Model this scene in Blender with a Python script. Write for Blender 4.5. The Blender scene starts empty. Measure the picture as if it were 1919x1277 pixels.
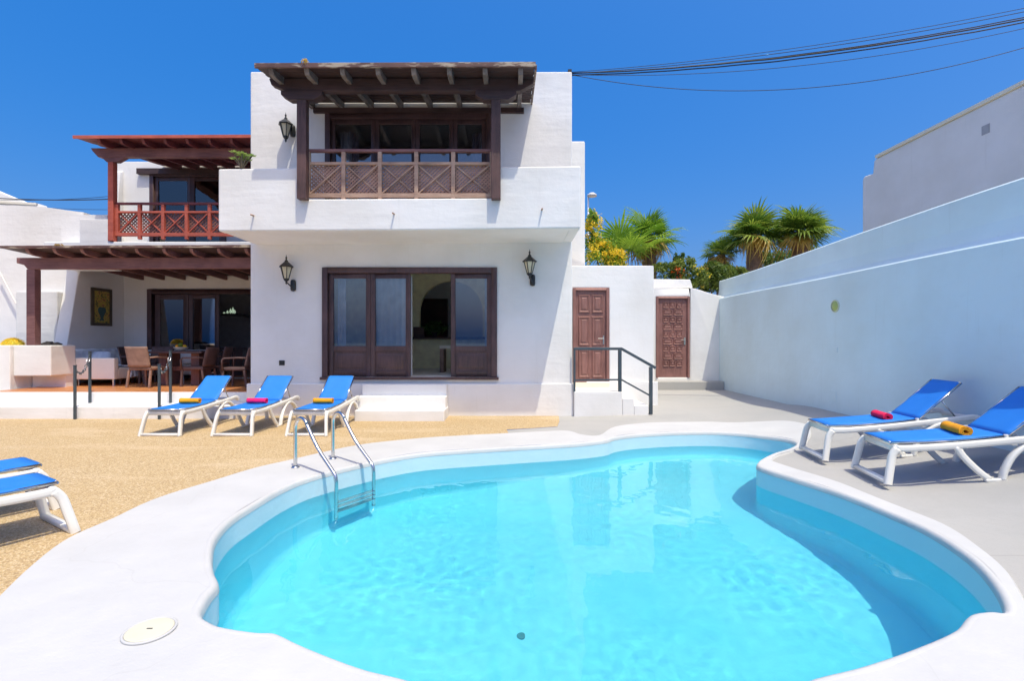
import bpy, bmesh, math, random
from mathutils import Vector, Matrix, noise
from mathutils.geometry import delaunay_2d_cdt
R = math.radians
random.seed(7)
S = bpy.context.scene
COL = S.collection

# ------------------------------------------------------------------ camera, world, sun, exposure
H = 1.40                       # eye height above the gravel
F = 920.0                      # focal length in photo pixels (1919 wide)
cam = bpy.data.cameras.new('camera'); cam.sensor_width = 36; cam.lens = 36 * F / 1919
cam.clip_end = 5000; cam.clip_start = .05
co = bpy.data.objects.new('camera', cam); COL.objects.link(co)
co.location = (0, 0, H); co.rotation_euler = (R(90), 0, 0); S.camera = co

SUN_TO = Vector((.21, -.345, 1)).normalized()
w = bpy.data.worlds.new('World'); S.world = w; w.use_nodes = True
nt = w.node_tree; bg = nt.nodes['Background']
sky = nt.nodes.new('ShaderNodeTexSky'); sky.sky_type = 'NISHITA'; sky.sun_disc = False
sky.sun_elevation = math.asin(SUN_TO.z); sky.sun_rotation = math.atan2(SUN_TO.x, SUN_TO.y)
sky.air_density = 1.0; sky.dust_density = 6; sky.ozone_density = 2.0; sky.altitude = 100
hs = nt.nodes.new('ShaderNodeHueSaturation'); hs.inputs['Saturation'].default_value = 1.6
hs.inputs['Value'].default_value = 1.0
mxw = nt.nodes.new('ShaderNodeMix'); mxw.data_type = 'RGBA'; mxw.inputs[0].default_value = .5; mxw.inputs[7].default_value = (.0, .74, 2.95, 1)   # even blue of a clear dry sky
nt.links.new(sky.outputs[0], hs.inputs['Color']); nt.links.new(hs.outputs[0], mxw.inputs[6]); nt.links.new(mxw.outputs[2], bg.inputs[0])
bg.inputs[1].default_value = .135
sl = bpy.data.lights.new('sun', 'SUN'); sl.energy = 2.0; sl.angle = R(.5); sl.color = (1, .94, .76)
so = bpy.data.objects.new('sun', sl); COL.objects.link(so)
sl.cycles.is_caustics_light = True
so.rotation_euler = (-SUN_TO).to_track_quat('-Z', 'Y').to_euler(); so.location = (5, -8, 20)
vs = S.view_settings; vs.view_transform = 'Standard'; vs.look = 'None'; vs.gamma = 1
vs.use_curve_mapping = False; vs.exposure = .88
cy = S.cycles; cy.use_denoising = True; cy.max_bounces = 14; cy.diffuse_bounces = 9
cy.glossy_bounces = 4; cy.transmission_bounces = 6; cy.transparent_max_bounces = 12
cy.sample_clamp_indirect = 8; cy.caustics_reflective = False; cy.caustics_refractive = True
try: cy.denoiser = 'OPENIMAGEDENOISE'
except Exception: pass

# ------------------------------------------------------------------ material helpers
def nm(name):
    m = bpy.data.materials.new(name); m.use_nodes = True
    return m, m.node_tree, m.node_tree.nodes['Principled BSDF']
def coords(t, scale=(1, 1, 1), obj=False):
    if obj: c = t.nodes.new('ShaderNodeTexCoord'); src = c.outputs['Object']
    else: c = t.nodes.new('ShaderNodeNewGeometry'); src = c.outputs['Position']
    mp = t.nodes.new('ShaderNodeMapping'); mp.inputs['Scale'].default_value = scale
    t.links.new(src, mp.inputs[0]); return mp.outputs[0]
def noi(t, vec, scale, detail=4, rough=.55):
    n = t.nodes.new('ShaderNodeTexNoise'); n.inputs['Scale'].default_value = scale
    n.inputs['Detail'].default_value = detail; n.inputs['Roughness'].default_value = rough
    t.links.new(vec, n.inputs['Vector']); return n.outputs['Fac']
def ramp(t, fac, stops):
    r = t.nodes.new('ShaderNodeValToRGB'); e = r.color_ramp.elements
    while len(e) > 1: e.remove(e[-1])
    for i, (p, c) in enumerate(stops):
        el = e[0] if i == 0 else e.new(p)
        el.position = p; el.color = (*c, 1)
    t.links.new(fac, r.inputs[0]); return r.outputs[0]
def mixc(t, fac, a, b, mode='MIX'):
    m = t.nodes.new('ShaderNodeMix'); m.data_type = 'RGBA'; m.blend_type = mode
    for sock, v in ((m.inputs[0], fac), (m.inputs[6], a), (m.inputs[7], b)):
        if isinstance(v, (int, float)): sock.default_value = v
        elif isinstance(v, tuple): sock.default_value = (*v, 1)
        else: t.links.new(v, sock)
    return m.outputs[2]
def bump(t, bs, facs):
    prev = None
    for f, strength, dist in facs:
        b = t.nodes.new('ShaderNodeBump'); b.inputs['Strength'].default_value = strength
        b.inputs['Distance'].default_value = dist; t.links.new(f, b.inputs['Height'])
        if prev: t.links.new(prev, b.inputs['Normal'])
        prev = b.outputs[0]
    t.links.new(prev, bs.inputs['Normal'])

def plaster(name, col, dirt=.06, big=.03):
    m, t, b = nm(name); v = coords(t)
    vh = coords(t, (.45, .45, 2.2))
    n1 = noi(t, v, .7, 5); n2 = noi(t, v, 9, 5); n3 = noi(t, v, 55, 3); n4 = noi(t, vh, 2.2, 4)
    d = tuple(c * (1 - dirt * 2.2) * k for c, k in zip(col, (1, .985, .95)))
    c1 = ramp(t, n1, [(.3, d), (.62, col)])
    c2 = mixc(t, ramp(t, noi(t, vh, 5, 6, .7), [(.62, (0, 0, 0)), (.8, (.35, .35, .35))]), c1, tuple(c * .82 for c in col))
    st_ = ramp(t, noi(t, coords(t, (6, 6, .35)), 2.4, 5, .6), [(.60, (0, 0, 0)), (.78, (.30, .30, .30))])
    c2 = mixc(t, st_, c2, tuple(c * k for c, k in zip(col, (.80, .78, .74))))
    c2 = mixc(t, ramp(t, noi(t, coords(t), 38, 3, .6), [(.70, (0, 0, 0)), (.78, (.25, .25, .25))]), c2, tuple(c * .6 for c in col))
    t.links.new(c2, b.inputs['Base Color']); b.inputs['Roughness'].default_value = .75
    bump(t, b, [(n4, .3, big), (n2, .35, .012), (n3, .25, .003)])
    return m
def wood(name, dark, light, rough=.6, axis='x', wear=None):
    m, t, b = nm(name)
    sc = {'x': (1.2, 14, 14), 'z': (14, 14, 1.2), 'y': (14, 1.2, 14)}[axis]
    v = coords(t, sc); n = noi(t, v, 3, 6, .65); n2 = noi(t, coords(t), 2.5, 4)
    c = ramp(t, n, [(.3, dark), (.7, light)])
    c = mixc(t, ramp(t, n2, [(.4, (0, 0, 0)), (.75, (.6, .6, .6))]), c, tuple(x * 1.5 for x in light))
    if wear: c = mixc(t, ramp(t, noi(t, coords(t, (1.3, 6, 6)), 2.2, 6, .7), [(.5, (0, 0, 0)), (.58, (1, 1, 1))]), c, wear)
    t.links.new(c, b.inputs['Base Color']); b.inputs['Roughness'].default_value = rough
    bump(t, b, [(n, .4, .004)])
    return m
def plain(name, col, rough=.5, metal=0, var=.12, bscale=40, bstr=.1, spec=.5):
    m, t, b = nm(name); v = coords(t)
    n = noi(t, v, 6, 4)
    t.links.new(ramp(t, n, [(.3, tuple(c * (1 - var) for c in col)), (.7, tuple(min(1, c * (1 + var)) for c in col))]), b.inputs['Base Color'])
    b.inputs['Roughness'].default_value = rough; b.inputs['Metallic'].default_value = metal
    b.inputs['Specular IOR Level'].default_value = spec
    bump(t, b, [(noi(t, v, bscale, 3), bstr, .003)])
    return m
def leafmat(name, c1, c2, trans=.35):
    m, t, b = nm(name)
    g = t.nodes.new('ShaderNodeObjectInfo'); v = coords(t)
    n = noi(t, v, 3.1, 3)
    add = t.nodes.new('ShaderNodeMath'); add.operation = 'ADD'
    mul = t.nodes.new('ShaderNodeMath'); mul.operation = 'MULTIPLY_ADD'
    mul.inputs[1].default_value = .5; mul.inputs[2].default_value = -.25
    t.links.new(g.outputs['Random'], mul.inputs[0]); t.links.new(n, add.inputs[0]); t.links.new(mul.outputs[0], add.inputs[1])
    c = ramp(t, add.outputs[0], [(.3, c1), (.7, c2)])
    t.links.new(c, b.inputs['Base Color']); b.inputs['Roughness'].default_value = .45
    tr = t.nodes.new('ShaderNodeBsdfTranslucent'); mx = t.nodes.new('ShaderNodeMixShader'); mx.inputs[0].default_value = trans
    t.links.new(c, tr.inputs[0]); out = t.nodes['Material Output']
    t.links.new(b.outputs[0], mx.inputs[1]); t.links.new(tr.outputs[0], mx.inputs[2]); t.links.new(mx.outputs[0], out.inputs[0])
    return m
def glassmat(name, tint=(.75, .8, .82), refl=1.0):
    m = bpy.data.materials.new(name); m.use_nodes = True; t = m.node_tree; t.nodes.clear()
    out = t.nodes.new('ShaderNodeOutputMaterial'); g = t.nodes.new('ShaderNodeBsdfGlossy'); g.inputs['Roughness'].default_value = .01
    tr = t.nodes.new('ShaderNodeBsdfTransparent'); tr.inputs[0].default_value = (*tint, 1)
    fr = t.nodes.new('ShaderNodeFresnel'); fr.inputs[0].default_value = 1.9
    mu = t.nodes.new('ShaderNodeMath'); mu.operation = 'MULTIPLY'; mu.use_clamp = True; mu.inputs[1].default_value = refl * 1.6
    t.links.new(fr.outputs[0], mu.inputs[0])
    mx = t.nodes.new('ShaderNodeMixShader'); t.links.new(mu.outputs[0], mx.inputs[0])
    t.links.new(tr.outputs[0], mx.inputs[1]); t.links.new(g.outputs[0], mx.inputs[2]); t.links.new(mx.outputs[0], out.inputs[0])
    return m

M = {}
M['white'] = plaster('white_plaster', (.86, .845, .82))
M['white2'] = plaster('white_plaster_smooth', (.86, .85, .83), .05, .015)
M['grey_wall'] = plaster('pale_grey_render', (.84, .80, .77), .06, .015)
M['blue_cast_wall'] = plaster('white_plaster_painted_blue_cast', (.70, .84, .88), .05, .015)  # white wall plaster with the blue cast of its shade put into the colour
M['beige'] = plaster('beige_render', (.84, .77, .62), .06, .01)
M['rough_wall'] = plaster('rough_plaster', (.74, .74, .73), .1, .06)
M['cream_room'] = plain('cream_room_paint', (.93, .84, .55), .8)
M['white_room'] = plain('white_room_paint', (.90, .88, .84), .8)
M['wood'] = wood('dark_stained_wood', (.030, .018, .018), (.075, .040, .036))
M['woodz'] = wood('dark_stained_post_wood', (.045, .024, .022), (.11, .055, .048), axis='z')
M['woody'] = wood('dark_stained_rafter_wood', (.07, .055, .05), (.22, .18, .16), axis='y')
M['wood_brown'] = wood('brown_rail_wood', (.26, .15, .105), (.48, .31, .22))
M['wood_worn'] = wood('weathered_fascia_wood', (.07, .035, .03), (.14, .07, .055), wear=(.42, .34, .25))
M['door_wood'] = wood('dark_door_wood', (.045, .026, .028), (.10, .055, .052), .4, 'z')
M['door_brown'] = wood('reddish_brown_door_wood', (.165, .075, .065), (.27, .13, .11), .65, 'z')
M['red_wood'] = wood('red_painted_wood', (.34, .065, .042), (.52, .125, .075))
M['red_dark'] = wood('dark_red_wood', (.10, .022, .025), (.19, .045, .045), axis='y')
M['maroon'] = wood('maroon_pergola_wood', (.13, .052, .052), (.24, .115, .105))
M['terracotta'] = plain('terracotta', (.42, .16, .06), .6)
M['plastic'] = plain('white_resin', (.83, .81, .75), .35, var=.03, bstr=.02)
M['sling'] = None
M['steel'] = plain('stainless_steel', (.62, .62, .62), .16, 1, .03, 10, .01)
M['iron'] = plain('dark_grey_painted_iron', (.055, .075, .09), .4)
M['black'] = plain('black_iron', (.02, .022, .022), .4)
M['brass'] = plain('dull_steel_handle', (.6, .58, .5), .3, 1)
M['glass'] = glassmat('window_glass', (.96, .98, .98), .9)
M['glass_dark'] = glassmat('dim_window_glass', (.9, .92, .95), .85)
M['lamp_glass'] = plain('frosted_lamp_glass', (.66, .60, .42), .25)
M['curtain'] = plain('white_curtain', (.78, .78, .78), .9)
M['curtain_band'] = plain('striped_curtain', (.45, .38, .42), .9)
M['orange'] = plain('orange_towel', (.80, .33, .01), .95, var=.12, bscale=170, bstr=.9)
M['pink'] = plain('pink_towel', (.80, .012, .15), .95, var=.12, bscale=170, bstr=.9)
M['red_towel'] = plain('red_pink_towel', (.82, .01, .09), .95, var=.12, bscale=170, bstr=.9)
M['wicker'] = plain('tan_wicker', (.30, .18, .13), .6, var=.3, bscale=160, bstr=.9)
M['wicker_dark'] = plain('dark_wicker', (.11, .065, .06), .6, var=.3, bscale=160, bstr=.9)
M['blanket'] = plain('blue_lilac_blanket', (.70, .78, .95), .9, var=.22)
M['cable'] = plain('black_cable', (.01, .01, .015), .5)
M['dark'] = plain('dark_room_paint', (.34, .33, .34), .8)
M['lamp_metal'] = plain('white_painted_metal', (.7, .7, .7), .4)
M['green1'] = leafmat('palm_leaf_green', (.10, .20, .025), (.34, .44, .06), .45)
M['green_bright'] = leafmat('young_palm_leaf', (.11, .25, .02), (.34, .50, .05), .38)
M['dry'] = leafmat('dry_palm_leaf', (.45, .28, .05), (.70, .50, .12), .4)
M['green2'] = leafmat('hedge_leaf', (.09, .16, .025), (.32, .38, .07), .4)
M['green3'] = leafmat('dark_shrub_leaf', (.05, .12, .03), (.17, .27, .06), .4)
M['yellow'] = leafmat('yellow_blossom', (.88, .62, .03), (1.0, .80, .08), .5)
M['redflower'] = leafmat('orange_red_blossom', (.75, .12, .02), (.85, .2, .03))
M['succulent'] = leafmat('pale_green_succulent', (.28, .42, .10), (.45, .55, .18), .2)
M['trunk'] = wood('palm_trunk_fibre', (.10, .06, .04), (.26, .17, .11), .9, 'x')
M['bark'] = wood('brown_stem_bark', (.09, .07, .04), (.2, .15, .09), .9, 'z')
M['rock'] = plain('dark_lava_rock', (.035, .03, .03), .9, bstr=.8)
M['cactus'] = plain('yellow_spined_cactus', (.55, .48, .06), .8, var=.35, bscale=60, bstr=1)
M['cream_plastic'] = plain('cream_plastic_lid', (.64, .61, .48), .6, var=.06)

m, t, b = nm('blue_sling_mesh'); v = coords(t, (1, 1, 1), True)
n = noi(t, v, 2.2, 3)
t.links.new(ramp(t, n, [(.3, (.02, .24, .80)), (.7, (.03, .30, .88))]), b.inputs['Base Color']); b.inputs['Roughness'].default_value = .6
wv = t.nodes.new('ShaderNodeTexWave'); wv.inputs['Scale'].default_value = 90; t.links.new(v, wv.inputs['Vector'])
bump(t, b, [(wv.outputs['Fac'], .25, .001)])
tr = t.nodes.new('ShaderNodeBsdfTranslucent'); tr.inputs[0].default_value = (.03, .36, .95, 1); mx = t.nodes.new('ShaderNodeMixShader'); mx.inputs[0].default_value = .25
t.links.new(b.outputs[0], mx.inputs[1]); t.links.new(tr.outputs[0], mx.inputs[2]); t.links.new(mx.outputs[0], t.nodes['Material Output'].inputs[0])
M['sling'] = m

m, t, b = nm('tan_pebble_gravel'); v = coords(t)
vo = t.nodes.new('ShaderNodeTexVoronoi'); vo.inputs['Scale'].default_value = 105; t.links.new(v, vo.inputs['Vector'])
hsv = t.nodes.new('ShaderNodeSeparateColor'); t.links.new(vo.outputs['Color'], hsv.inputs[0])
c = ramp(t, hsv.outputs[0], [(0, (.24, .155, .08)), (.35, (.45, .31, .15)), (.7, (.58, .43, .23)), (1, (.76, .65, .47))])
c = mixc(t, ramp(t, noi(t, v, .8, 5), [(.35, (0, 0, 0)), (.7, (.3, .3, .3))]), c, (.48, .31, .12))
c = mixc(t, .30, c, (.48, .35, .18))
c = mixc(t, ramp(t, noi(t, coords(t, (.5, 1.6, 1)), 1.1, 4), [(.55, (0, 0, 0)), (.68, (.3, .3, .3))]), c, (.70, .56, .38))
t.links.new(c, b.inputs['Base Color']); b.inputs['Roughness'].default_value = .85
bump(t, b, [(vo.outputs['Distance'], .55, .006)])
M['gravel'] = m

m, t, b = nm('grey_concrete'); v = coords(t)
c = ramp(t, noi(t, v, 1.1, 6, .6), [(.3, (.36, .355, .34)), (.7, (.44, .43, .41))])
c = mixc(t, ramp(t, noi(t, v, 14, 5), [(.5, (0, 0, 0)), (.8, (.5, .5, .5))]), c, (.37, .36, .34))
c = mixc(t, ramp(t, noi(t, coords(t), 130, 2), [(.58, (0, 0, 0)), (.7, (.4, .4, .4))]), c, (.29, .28, .27))
c = mixc(t, ramp(t, noi(t, v, .55, 6, .65), [(.5, (0, 0, 0)), (.66, (.5, .5, .5))]), c, (.36, .34, .31))
sx3 = t.nodes.new('ShaderNodeSeparateXYZ'); t.links.new(v, sx3.inputs[0]); md = t.nodes.new('ShaderNodeMath'); md.operation = 'PINGPONG'; md.inputs[1].default_value = 1.6; t.links.new(sx3.outputs[1], md.inputs[0])
c = mixc(t, ramp(t, md.outputs[0], [(0, (.6, .6, .6)), (.006, (0, 0, 0))]), c, (.22, .21, .2))
t.links.new(c, b.inputs['Base Color']); b.inputs['Roughness'].default_value = .8
bump(t, b, [(noi(t, v, 60, 4), .35, .004)])
M['concrete'] = m

m, t, b = nm('white_pool_coping'); v = coords(t)
c = ramp(t, noi(t, v, 1.3, 6, .6), [(.3, (.51, .51, .505)), (.65, (.57, .57, .565))])
c = mixc(t, ramp(t, noi(t, v, 26, 5, .7), [(.62, (0, 0, 0)), (.78, (.4, .4, .4))]), c, (.56, .55, .52))
cr = t.nodes.new('ShaderNodeTexVoronoi'); cr.feature = 'DISTANCE_TO_EDGE'; cr.inputs['Scale'].default_value = .55
wp = t.nodes.new('ShaderNodeVectorMath'); wp.operation = 'MULTIPLY_ADD'; wp.inputs[1].default_value = (.35, .35, 0); wn_ = t.nodes.new('ShaderNodeTexNoise'); wn_.inputs['Scale'].default_value = 3; t.links.new(v, wn_.inputs['Vector'])
t.links.new(wn_.outputs['Color'], wp.inputs[0]); t.links.new(v, wp.inputs[2]); t.links.new(wp.outputs[0], cr.inputs['Vector'])
c = mixc(t, ramp(t, cr.outputs['Distance'], [(0, (.2, .2, .2)), (.003, (0, 0, 0))]), c, (.40, .39, .37))
c = mixc(t, ramp(t, noi(t, v, 2.6, 6, .7), [(.58, (0, 0, 0)), (.72, (.35, .35, .35))]), c, (.58, .57, .53))
t.links.new(c, b.inputs['Base Color']); b.inputs['Roughness'].default_value = .7
bump(t, b, [(noi(t, v, 4, 4), .5, .02), (noi(t, v, 45, 4), .4, .004)])
M['coping'] = m

m, t, b = nm('blue_pool_paint')
g = t.nodes.new('ShaderNodeNewGeometry'); sp = t.nodes.new('ShaderNodeSeparateXYZ'); t.links.new(g.outputs['Position'], sp.inputs[0])
mr = t.nodes.new('ShaderNodeMapRange'); mr.inputs[1].default_value = -.23; mr.inputs[2].default_value = -.19
t.links.new(sp.outputs[2], mr.inputs[0]); v = coords(t)
under = ramp(t, noi(t, v, 1.5, 5), [(.3, (.20, .80, .97)), (.7, (.25, .85, .99))])
c = mixc(t, mr.outputs[0], under, (.62, .76, .80))
t.links.new(c, b.inputs['Base Color']); b.inputs['Roughness'].default_value = .6
bump(t, b, [(noi(t, v, 5, 4), .4, .015)])
M['pool'] = m

# water: clear refracting surface over blue paint
m = bpy.data.materials.new('pool_water'); m.use_nodes = True; t = m.node_tree; t.nodes.clear()
out = t.nodes.new('ShaderNodeOutputMaterial')
gs = t.nodes.new('ShaderNodeBsdfGlass'); gs.inputs['IOR'].default_value = 1.33; gs.inputs['Roughness'].default_value = 0
gs.inputs['Color'].default_value = (.80, .985, 1, 1)
t.links.new(gs.outputs[0], out.inputs[0])
M['water'] = m

m, t, b = nm('terrain_soil'); v = coords(t)
t.links.new(ramp(t, noi(t, v, .05, 6), [(.3, (.26, .21, .15)), (.7, (.36, .30, .22))]), b.inputs['Base Color']); b.inputs['Roughness'].default_value = .95
M['soil'] = m
m, t, b = nm('sea_water'); b.inputs['Base Color'].default_value = (.01, .05, .12, 1); b.inputs['Roughness'].default_value = .25
bump(t, b, [(noi(t, coords(t), .4, 4), .4, .3)])
M['sea'] = m
m, t, b = nm('terracotta_floor_tiles')
br = t.nodes.new('ShaderNodeTexBrick'); br.offset = 0; br.inputs['Scale'].default_value = 1
br.inputs['Brick Width'].default_value = .33; br.inputs['Row Height'].default_value = .33; br.inputs['Mortar Size'].default_value = .008
br.inputs['Color1'].default_value = (.62, .26, .09, 1); br.inputs['Color2'].default_value = (.52, .20, .07, 1); br.inputs['Mortar'].default_value = (.22, .13, .08, 1)
t.links.new(coords(t), br.inputs['Vector']); t.links.new(br.outputs['Color'], b.inputs['Base Color']); b.inputs['Roughness'].default_value = .35
M['tiles'] = m
m, t, b = nm('glowing_lamp'); b.inputs['Emission Color'].default_value = (.75, 1, .7, 1); b.inputs['Emission Strength'].default_value = .2
M['glow'] = m

# ------------------------------------------------------------------ geometry helpers
class MB:
    def __init__(s): s.v = []; s.f = []
    def add(s, vs, fs):
        o = len(s.v); s.v += [tuple(p) for p in vs]; s.f += [tuple(i + o for i in f) for f in fs]; return s
    def box(s, x0, x1, y0, y1, z0, z1):
        return s.add([(x0, y0, z0), (x1, y0, z0), (x1, y1, z0), (x0, y1, z0), (x0, y0, z1), (x1, y0, z1), (x1, y1, z1), (x0, y1, z1)],
                     [(0, 3, 2, 1), (4, 5, 6, 7), (0, 1, 5, 4), (1, 2, 6, 5), (2, 3, 7, 6), (3, 0, 4, 7)])
    def prism(s, poly, axis, a, b):      # poly of 2-tuples extruded along axis from a to b
        def P(u, v, k): return {'y': (u, k, v), 'x': (k, u, v), 'z': (u, v, k)}[axis]
        n = len(poly)
        fs = [tuple(range(n)), tuple(range(2 * n - 1, n - 1, -1))] + [(i, i + n, (i + 1) % n + n, (i + 1) % n) for i in range(n)]
        return s.add([P(u, v, a) for u, v in poly] + [P(u, v, b) for u, v in poly], fs)
    def bar(s, p, q, wd, ht=None, up=(0, 0, 1)):
        ht = ht or wd; p = Vector(p); q = Vector(q); d = (q - p).normalized(); u = Vector(up)
        if abs(d.dot(u)) > .98: u = Vector((0, 1, 0))
        sx = d.cross(u).normalized() * wd / 2; sz = sx.normalized().cross(d).normalized() * ht / 2
        vs = [e + a * sx + c * sz for e in (p, q) for a, c in ((-1, -1), (1, -1), (1, 1), (-1, 1))]
        return s.add(vs, [(0, 1, 2, 3), (7, 6, 5, 4), (0, 4, 5, 1), (1, 5, 6, 2), (2, 6, 7, 3), (3, 7, 4, 0)])
    def sweep(s, pts, radii, n=8, cap=True, flat=None, sq=False):
        pts = [Vector(p) for p in pts]; m = len(pts)
        if isinstance(radii, (int, float)): radii = [radii] * m
        vs = []; ref = Vector((0, 0, 1))
        d0 = (pts[1] - pts[0]).normalized()
        if abs(d0.dot(ref)) > .95: ref = Vector((1, 0, 0))
        nrm = (ref - d0 * ref.dot(d0)).normalized()
        for i, p in enumerate(pts):
            d = (pts[min(i + 1, m - 1)] - pts[max(i - 1, 0)]).normalized()
            nrm = (nrm - d * nrm.dot(d)).normalized(); bn = d.cross(nrm)
            for k in range(n):
                a = 2 * math.pi * k / n
                fx, fy = flat if flat else (1, 1)
                if sq: a += math.pi / n; q_ = 1 / max(abs(math.cos(a)), abs(math.sin(a))) ** .75; fx *= q_; fy *= q_
                vs.append(p + (nrm * math.cos(a) * fx + bn * math.sin(a) * fy) * radii[i])
        fs = [(i * n + k, i * n + (k + 1) % n, (i + 1) * n + (k + 1) % n, (i + 1) * n + k) for i in range(m - 1) for k in range(n)]
        if cap: fs += [tuple(range(n - 1, -1, -1)), tuple((m - 1) * n + k for k in range(n))]
        return s.add(vs, fs)
    def lathe(s, prof, c=(0, 0, 0), n=20, rot=0):
        vs = [(c[0] + r * math.cos(2 * math.pi * k / n + rot), c[1] + r * math.sin(2 * math.pi * k / n + rot), c[2] + z) for r, z in prof for k in range(n)]
        m = len(prof); fs = [(i * n + k, i * n + (k + 1) % n, (i + 1) * n + (k + 1) % n, (i + 1) * n + k) for i in range(m - 1) for k in range(n)]
        fs += [tuple(range(n - 1, -1, -1)), tuple((m - 1) * n + k for k in range(n))]
        return s.add(vs, fs)
    def wall(s, x0, x1, z0, z1, y0, y1, holes=(), axis='y'):
        xs = sorted({x0, x1, *[h[0] for h in holes], *[h[1] for h in holes]}); zs = sorted({z0, z1, *[h[2] for h in holes], *[h[3] for h in holes]})
        solid = {}
        for i in range(len(xs) - 1):
            for j in range(len(zs) - 1):
                cx = (xs[i] + xs[i + 1]) / 2; cz = (zs[j] + zs[j + 1]) / 2
                solid[i, j] = not any(h[0] < cx < h[1] and h[2] < cz < h[3] for h in holes)
        def P(x, z, y): return (x, y, z) if axis == 'y' else (y, x, z)
        for (i, j), ok in solid.items():
            if not ok: continue
            a, b_, c, d = xs[i], xs[i + 1], zs[j], zs[j + 1]
            for y, fl in ((y0, 1), (y1, 0)):
                s.add([P(a, c, y), P(b_, c, y), P(b_, d, y), P(a, d, y)], [(0, 1, 2, 3) if fl else (3, 2, 1, 0)])
            for (di, dj, e) in ((-1, 0, ((a, c), (a, d))), (1, 0, ((b_, c), (b_, d))), (0, -1, ((a, c), (b_, c))), (0, 1, ((a, d), (b_, d)))):
                if not solid.get((i + di, j + dj), False):
                    (xa, za), (xb, zb) = e
                    s.add([P(xa, za, y0), P(xb, zb, y0), P(xb, zb, y1), P(xa, za, y1)], [(0, 1, 2, 3)])
        return s
    def mesh(s, name, mat, off=(0, 0, 0), smooth=False, up=False):
        me = bpy.data.meshes.new(name)
        me.from_pydata([(x - off[0], y - off[1], z - off[2]) for x, y, z in s.v], [], s.f)
        bm = bmesh.new(); bm.from_mesh(me); bmesh.ops.remove_doubles(bm, verts=bm.verts, dist=.0002)
        bmesh.ops.recalc_face_normals(bm, faces=bm.faces)
        if up: 
            for f_ in bm.faces:
                if f_.normal.z < 0: f_.normal_flip()
        bm.to_mesh(me); bm.free()
        if smooth: me.polygons.foreach_set('use_smooth', [True] * len(me.polygons))
        me.materials.append(mat); return me
    def build(s, name, mat, parent=None, bevel=0, smooth=False, seg=2, up=False, **kw):
        off = Vector((0, 0, 0)); p = parent
        while p: off += p.location; p = p.parent
        me = s.mesh(name, mat, off, smooth, up); o = bpy.data.objects.new(name, me); COL.objects.link(o)
        if parent: o.parent = parent
        if bevel:
            bv = o.modifiers.new('bevel', 'BEVEL'); bv.width = bevel; bv.segments = seg; bv.limit_method = 'ANGLE'; bv.angle_limit = R(40)
            me.polygons.foreach_set('use_smooth', [True] * len(me.polygons))
            wn = o.modifiers.new('normals', 'WEIGHTED_NORMAL'); wn.keep_sharp = False
        for k, v_ in kw.items(): o[k] = v_
        return o
def obj(name, me, parent=None, loc=(0, 0, 0), rot=(0, 0, 0), scale=(1, 1, 1), **kw):
    o = bpy.data.objects.new(name, me); COL.objects.link(o); o.location = loc; o.rotation_euler = rot; o.scale = scale
    if parent: o.parent = parent
    for k, v_ in kw.items(): o[k] = v_
    return o
def thing(name, label, cat, loc=(0, 0, 0), rz=0, group=None):
    o = bpy.data.objects.new(name, None); COL.objects.link(o); o.empty_display_size = .1
    o.location = loc; o.rotation_euler = (0, 0, rz); o['label'] = label; o['category'] = cat
    if group: o['group'] = group
    return o
def tag(o, label, cat, group=None):
    o['label'] = label; o['category'] = cat
    if group: o['group'] = group
    return o
def copy_tree(o, parent=None):
    c = o.copy(); COL.objects.link(c); c.parent = parent
    for ch in [x for x in o.children]: copy_tree(ch, c)
    return c
def G(px, py, z=0.0):        # a point of height z seen at photo pixel (px, py)
    D = F * (H - z) / (py - 638.5); return (px - 960) * D / F, D
def X(px, D): return (px - 960) * D / F
def Z(py, D): return H + (638.5 - py) * D / F
def spline(pts, k=6, closed=True):
    n = len(pts); out_ = []
    for i in range(n if closed else n - 1):
        p = [Vector(pts[(i + j) % n] if closed else pts[min(max(i + j, 0), n - 1)]) for j in (-1, 0, 1, 2)]
        for q in range(k):
            u = q / k
            out_.append(.5 * ((2 * p[1]) + (p[2] - p[0]) * u + (2 * p[0] - 5 * p[1] + 4 * p[2] - p[3]) * u * u + (3 * p[1] - p[0] - 3 * p[2] + p[3]) * u ** 3))
    if not closed: out_.append(Vector(pts[-1]))
    return out_
def inside(p, poly):
    x, y = p[0], p[1]; c = False; n = len(poly); j = n - 1
    for i in range(n):
        xi, yi = poly[i][0], poly[i][1]; xj, yj = poly[j][0], poly[j][1]
        if (yi > y) != (yj > y) and x < (xj - xi) * (y - yi) / (yj - yi) + xi: c = not c
        j = i
    return c
def resample(poly, step):
    out_ = []
    for i in range(len(poly)):
        a = Vector(poly[i][:2]); b_ = Vector(poly[(i + 1) % len(poly)][:2]); n = max(1, int((b_ - a).length / step))
        for k in range(n): out_.append(a.lerp(b_, k / n))
    return out_
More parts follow.
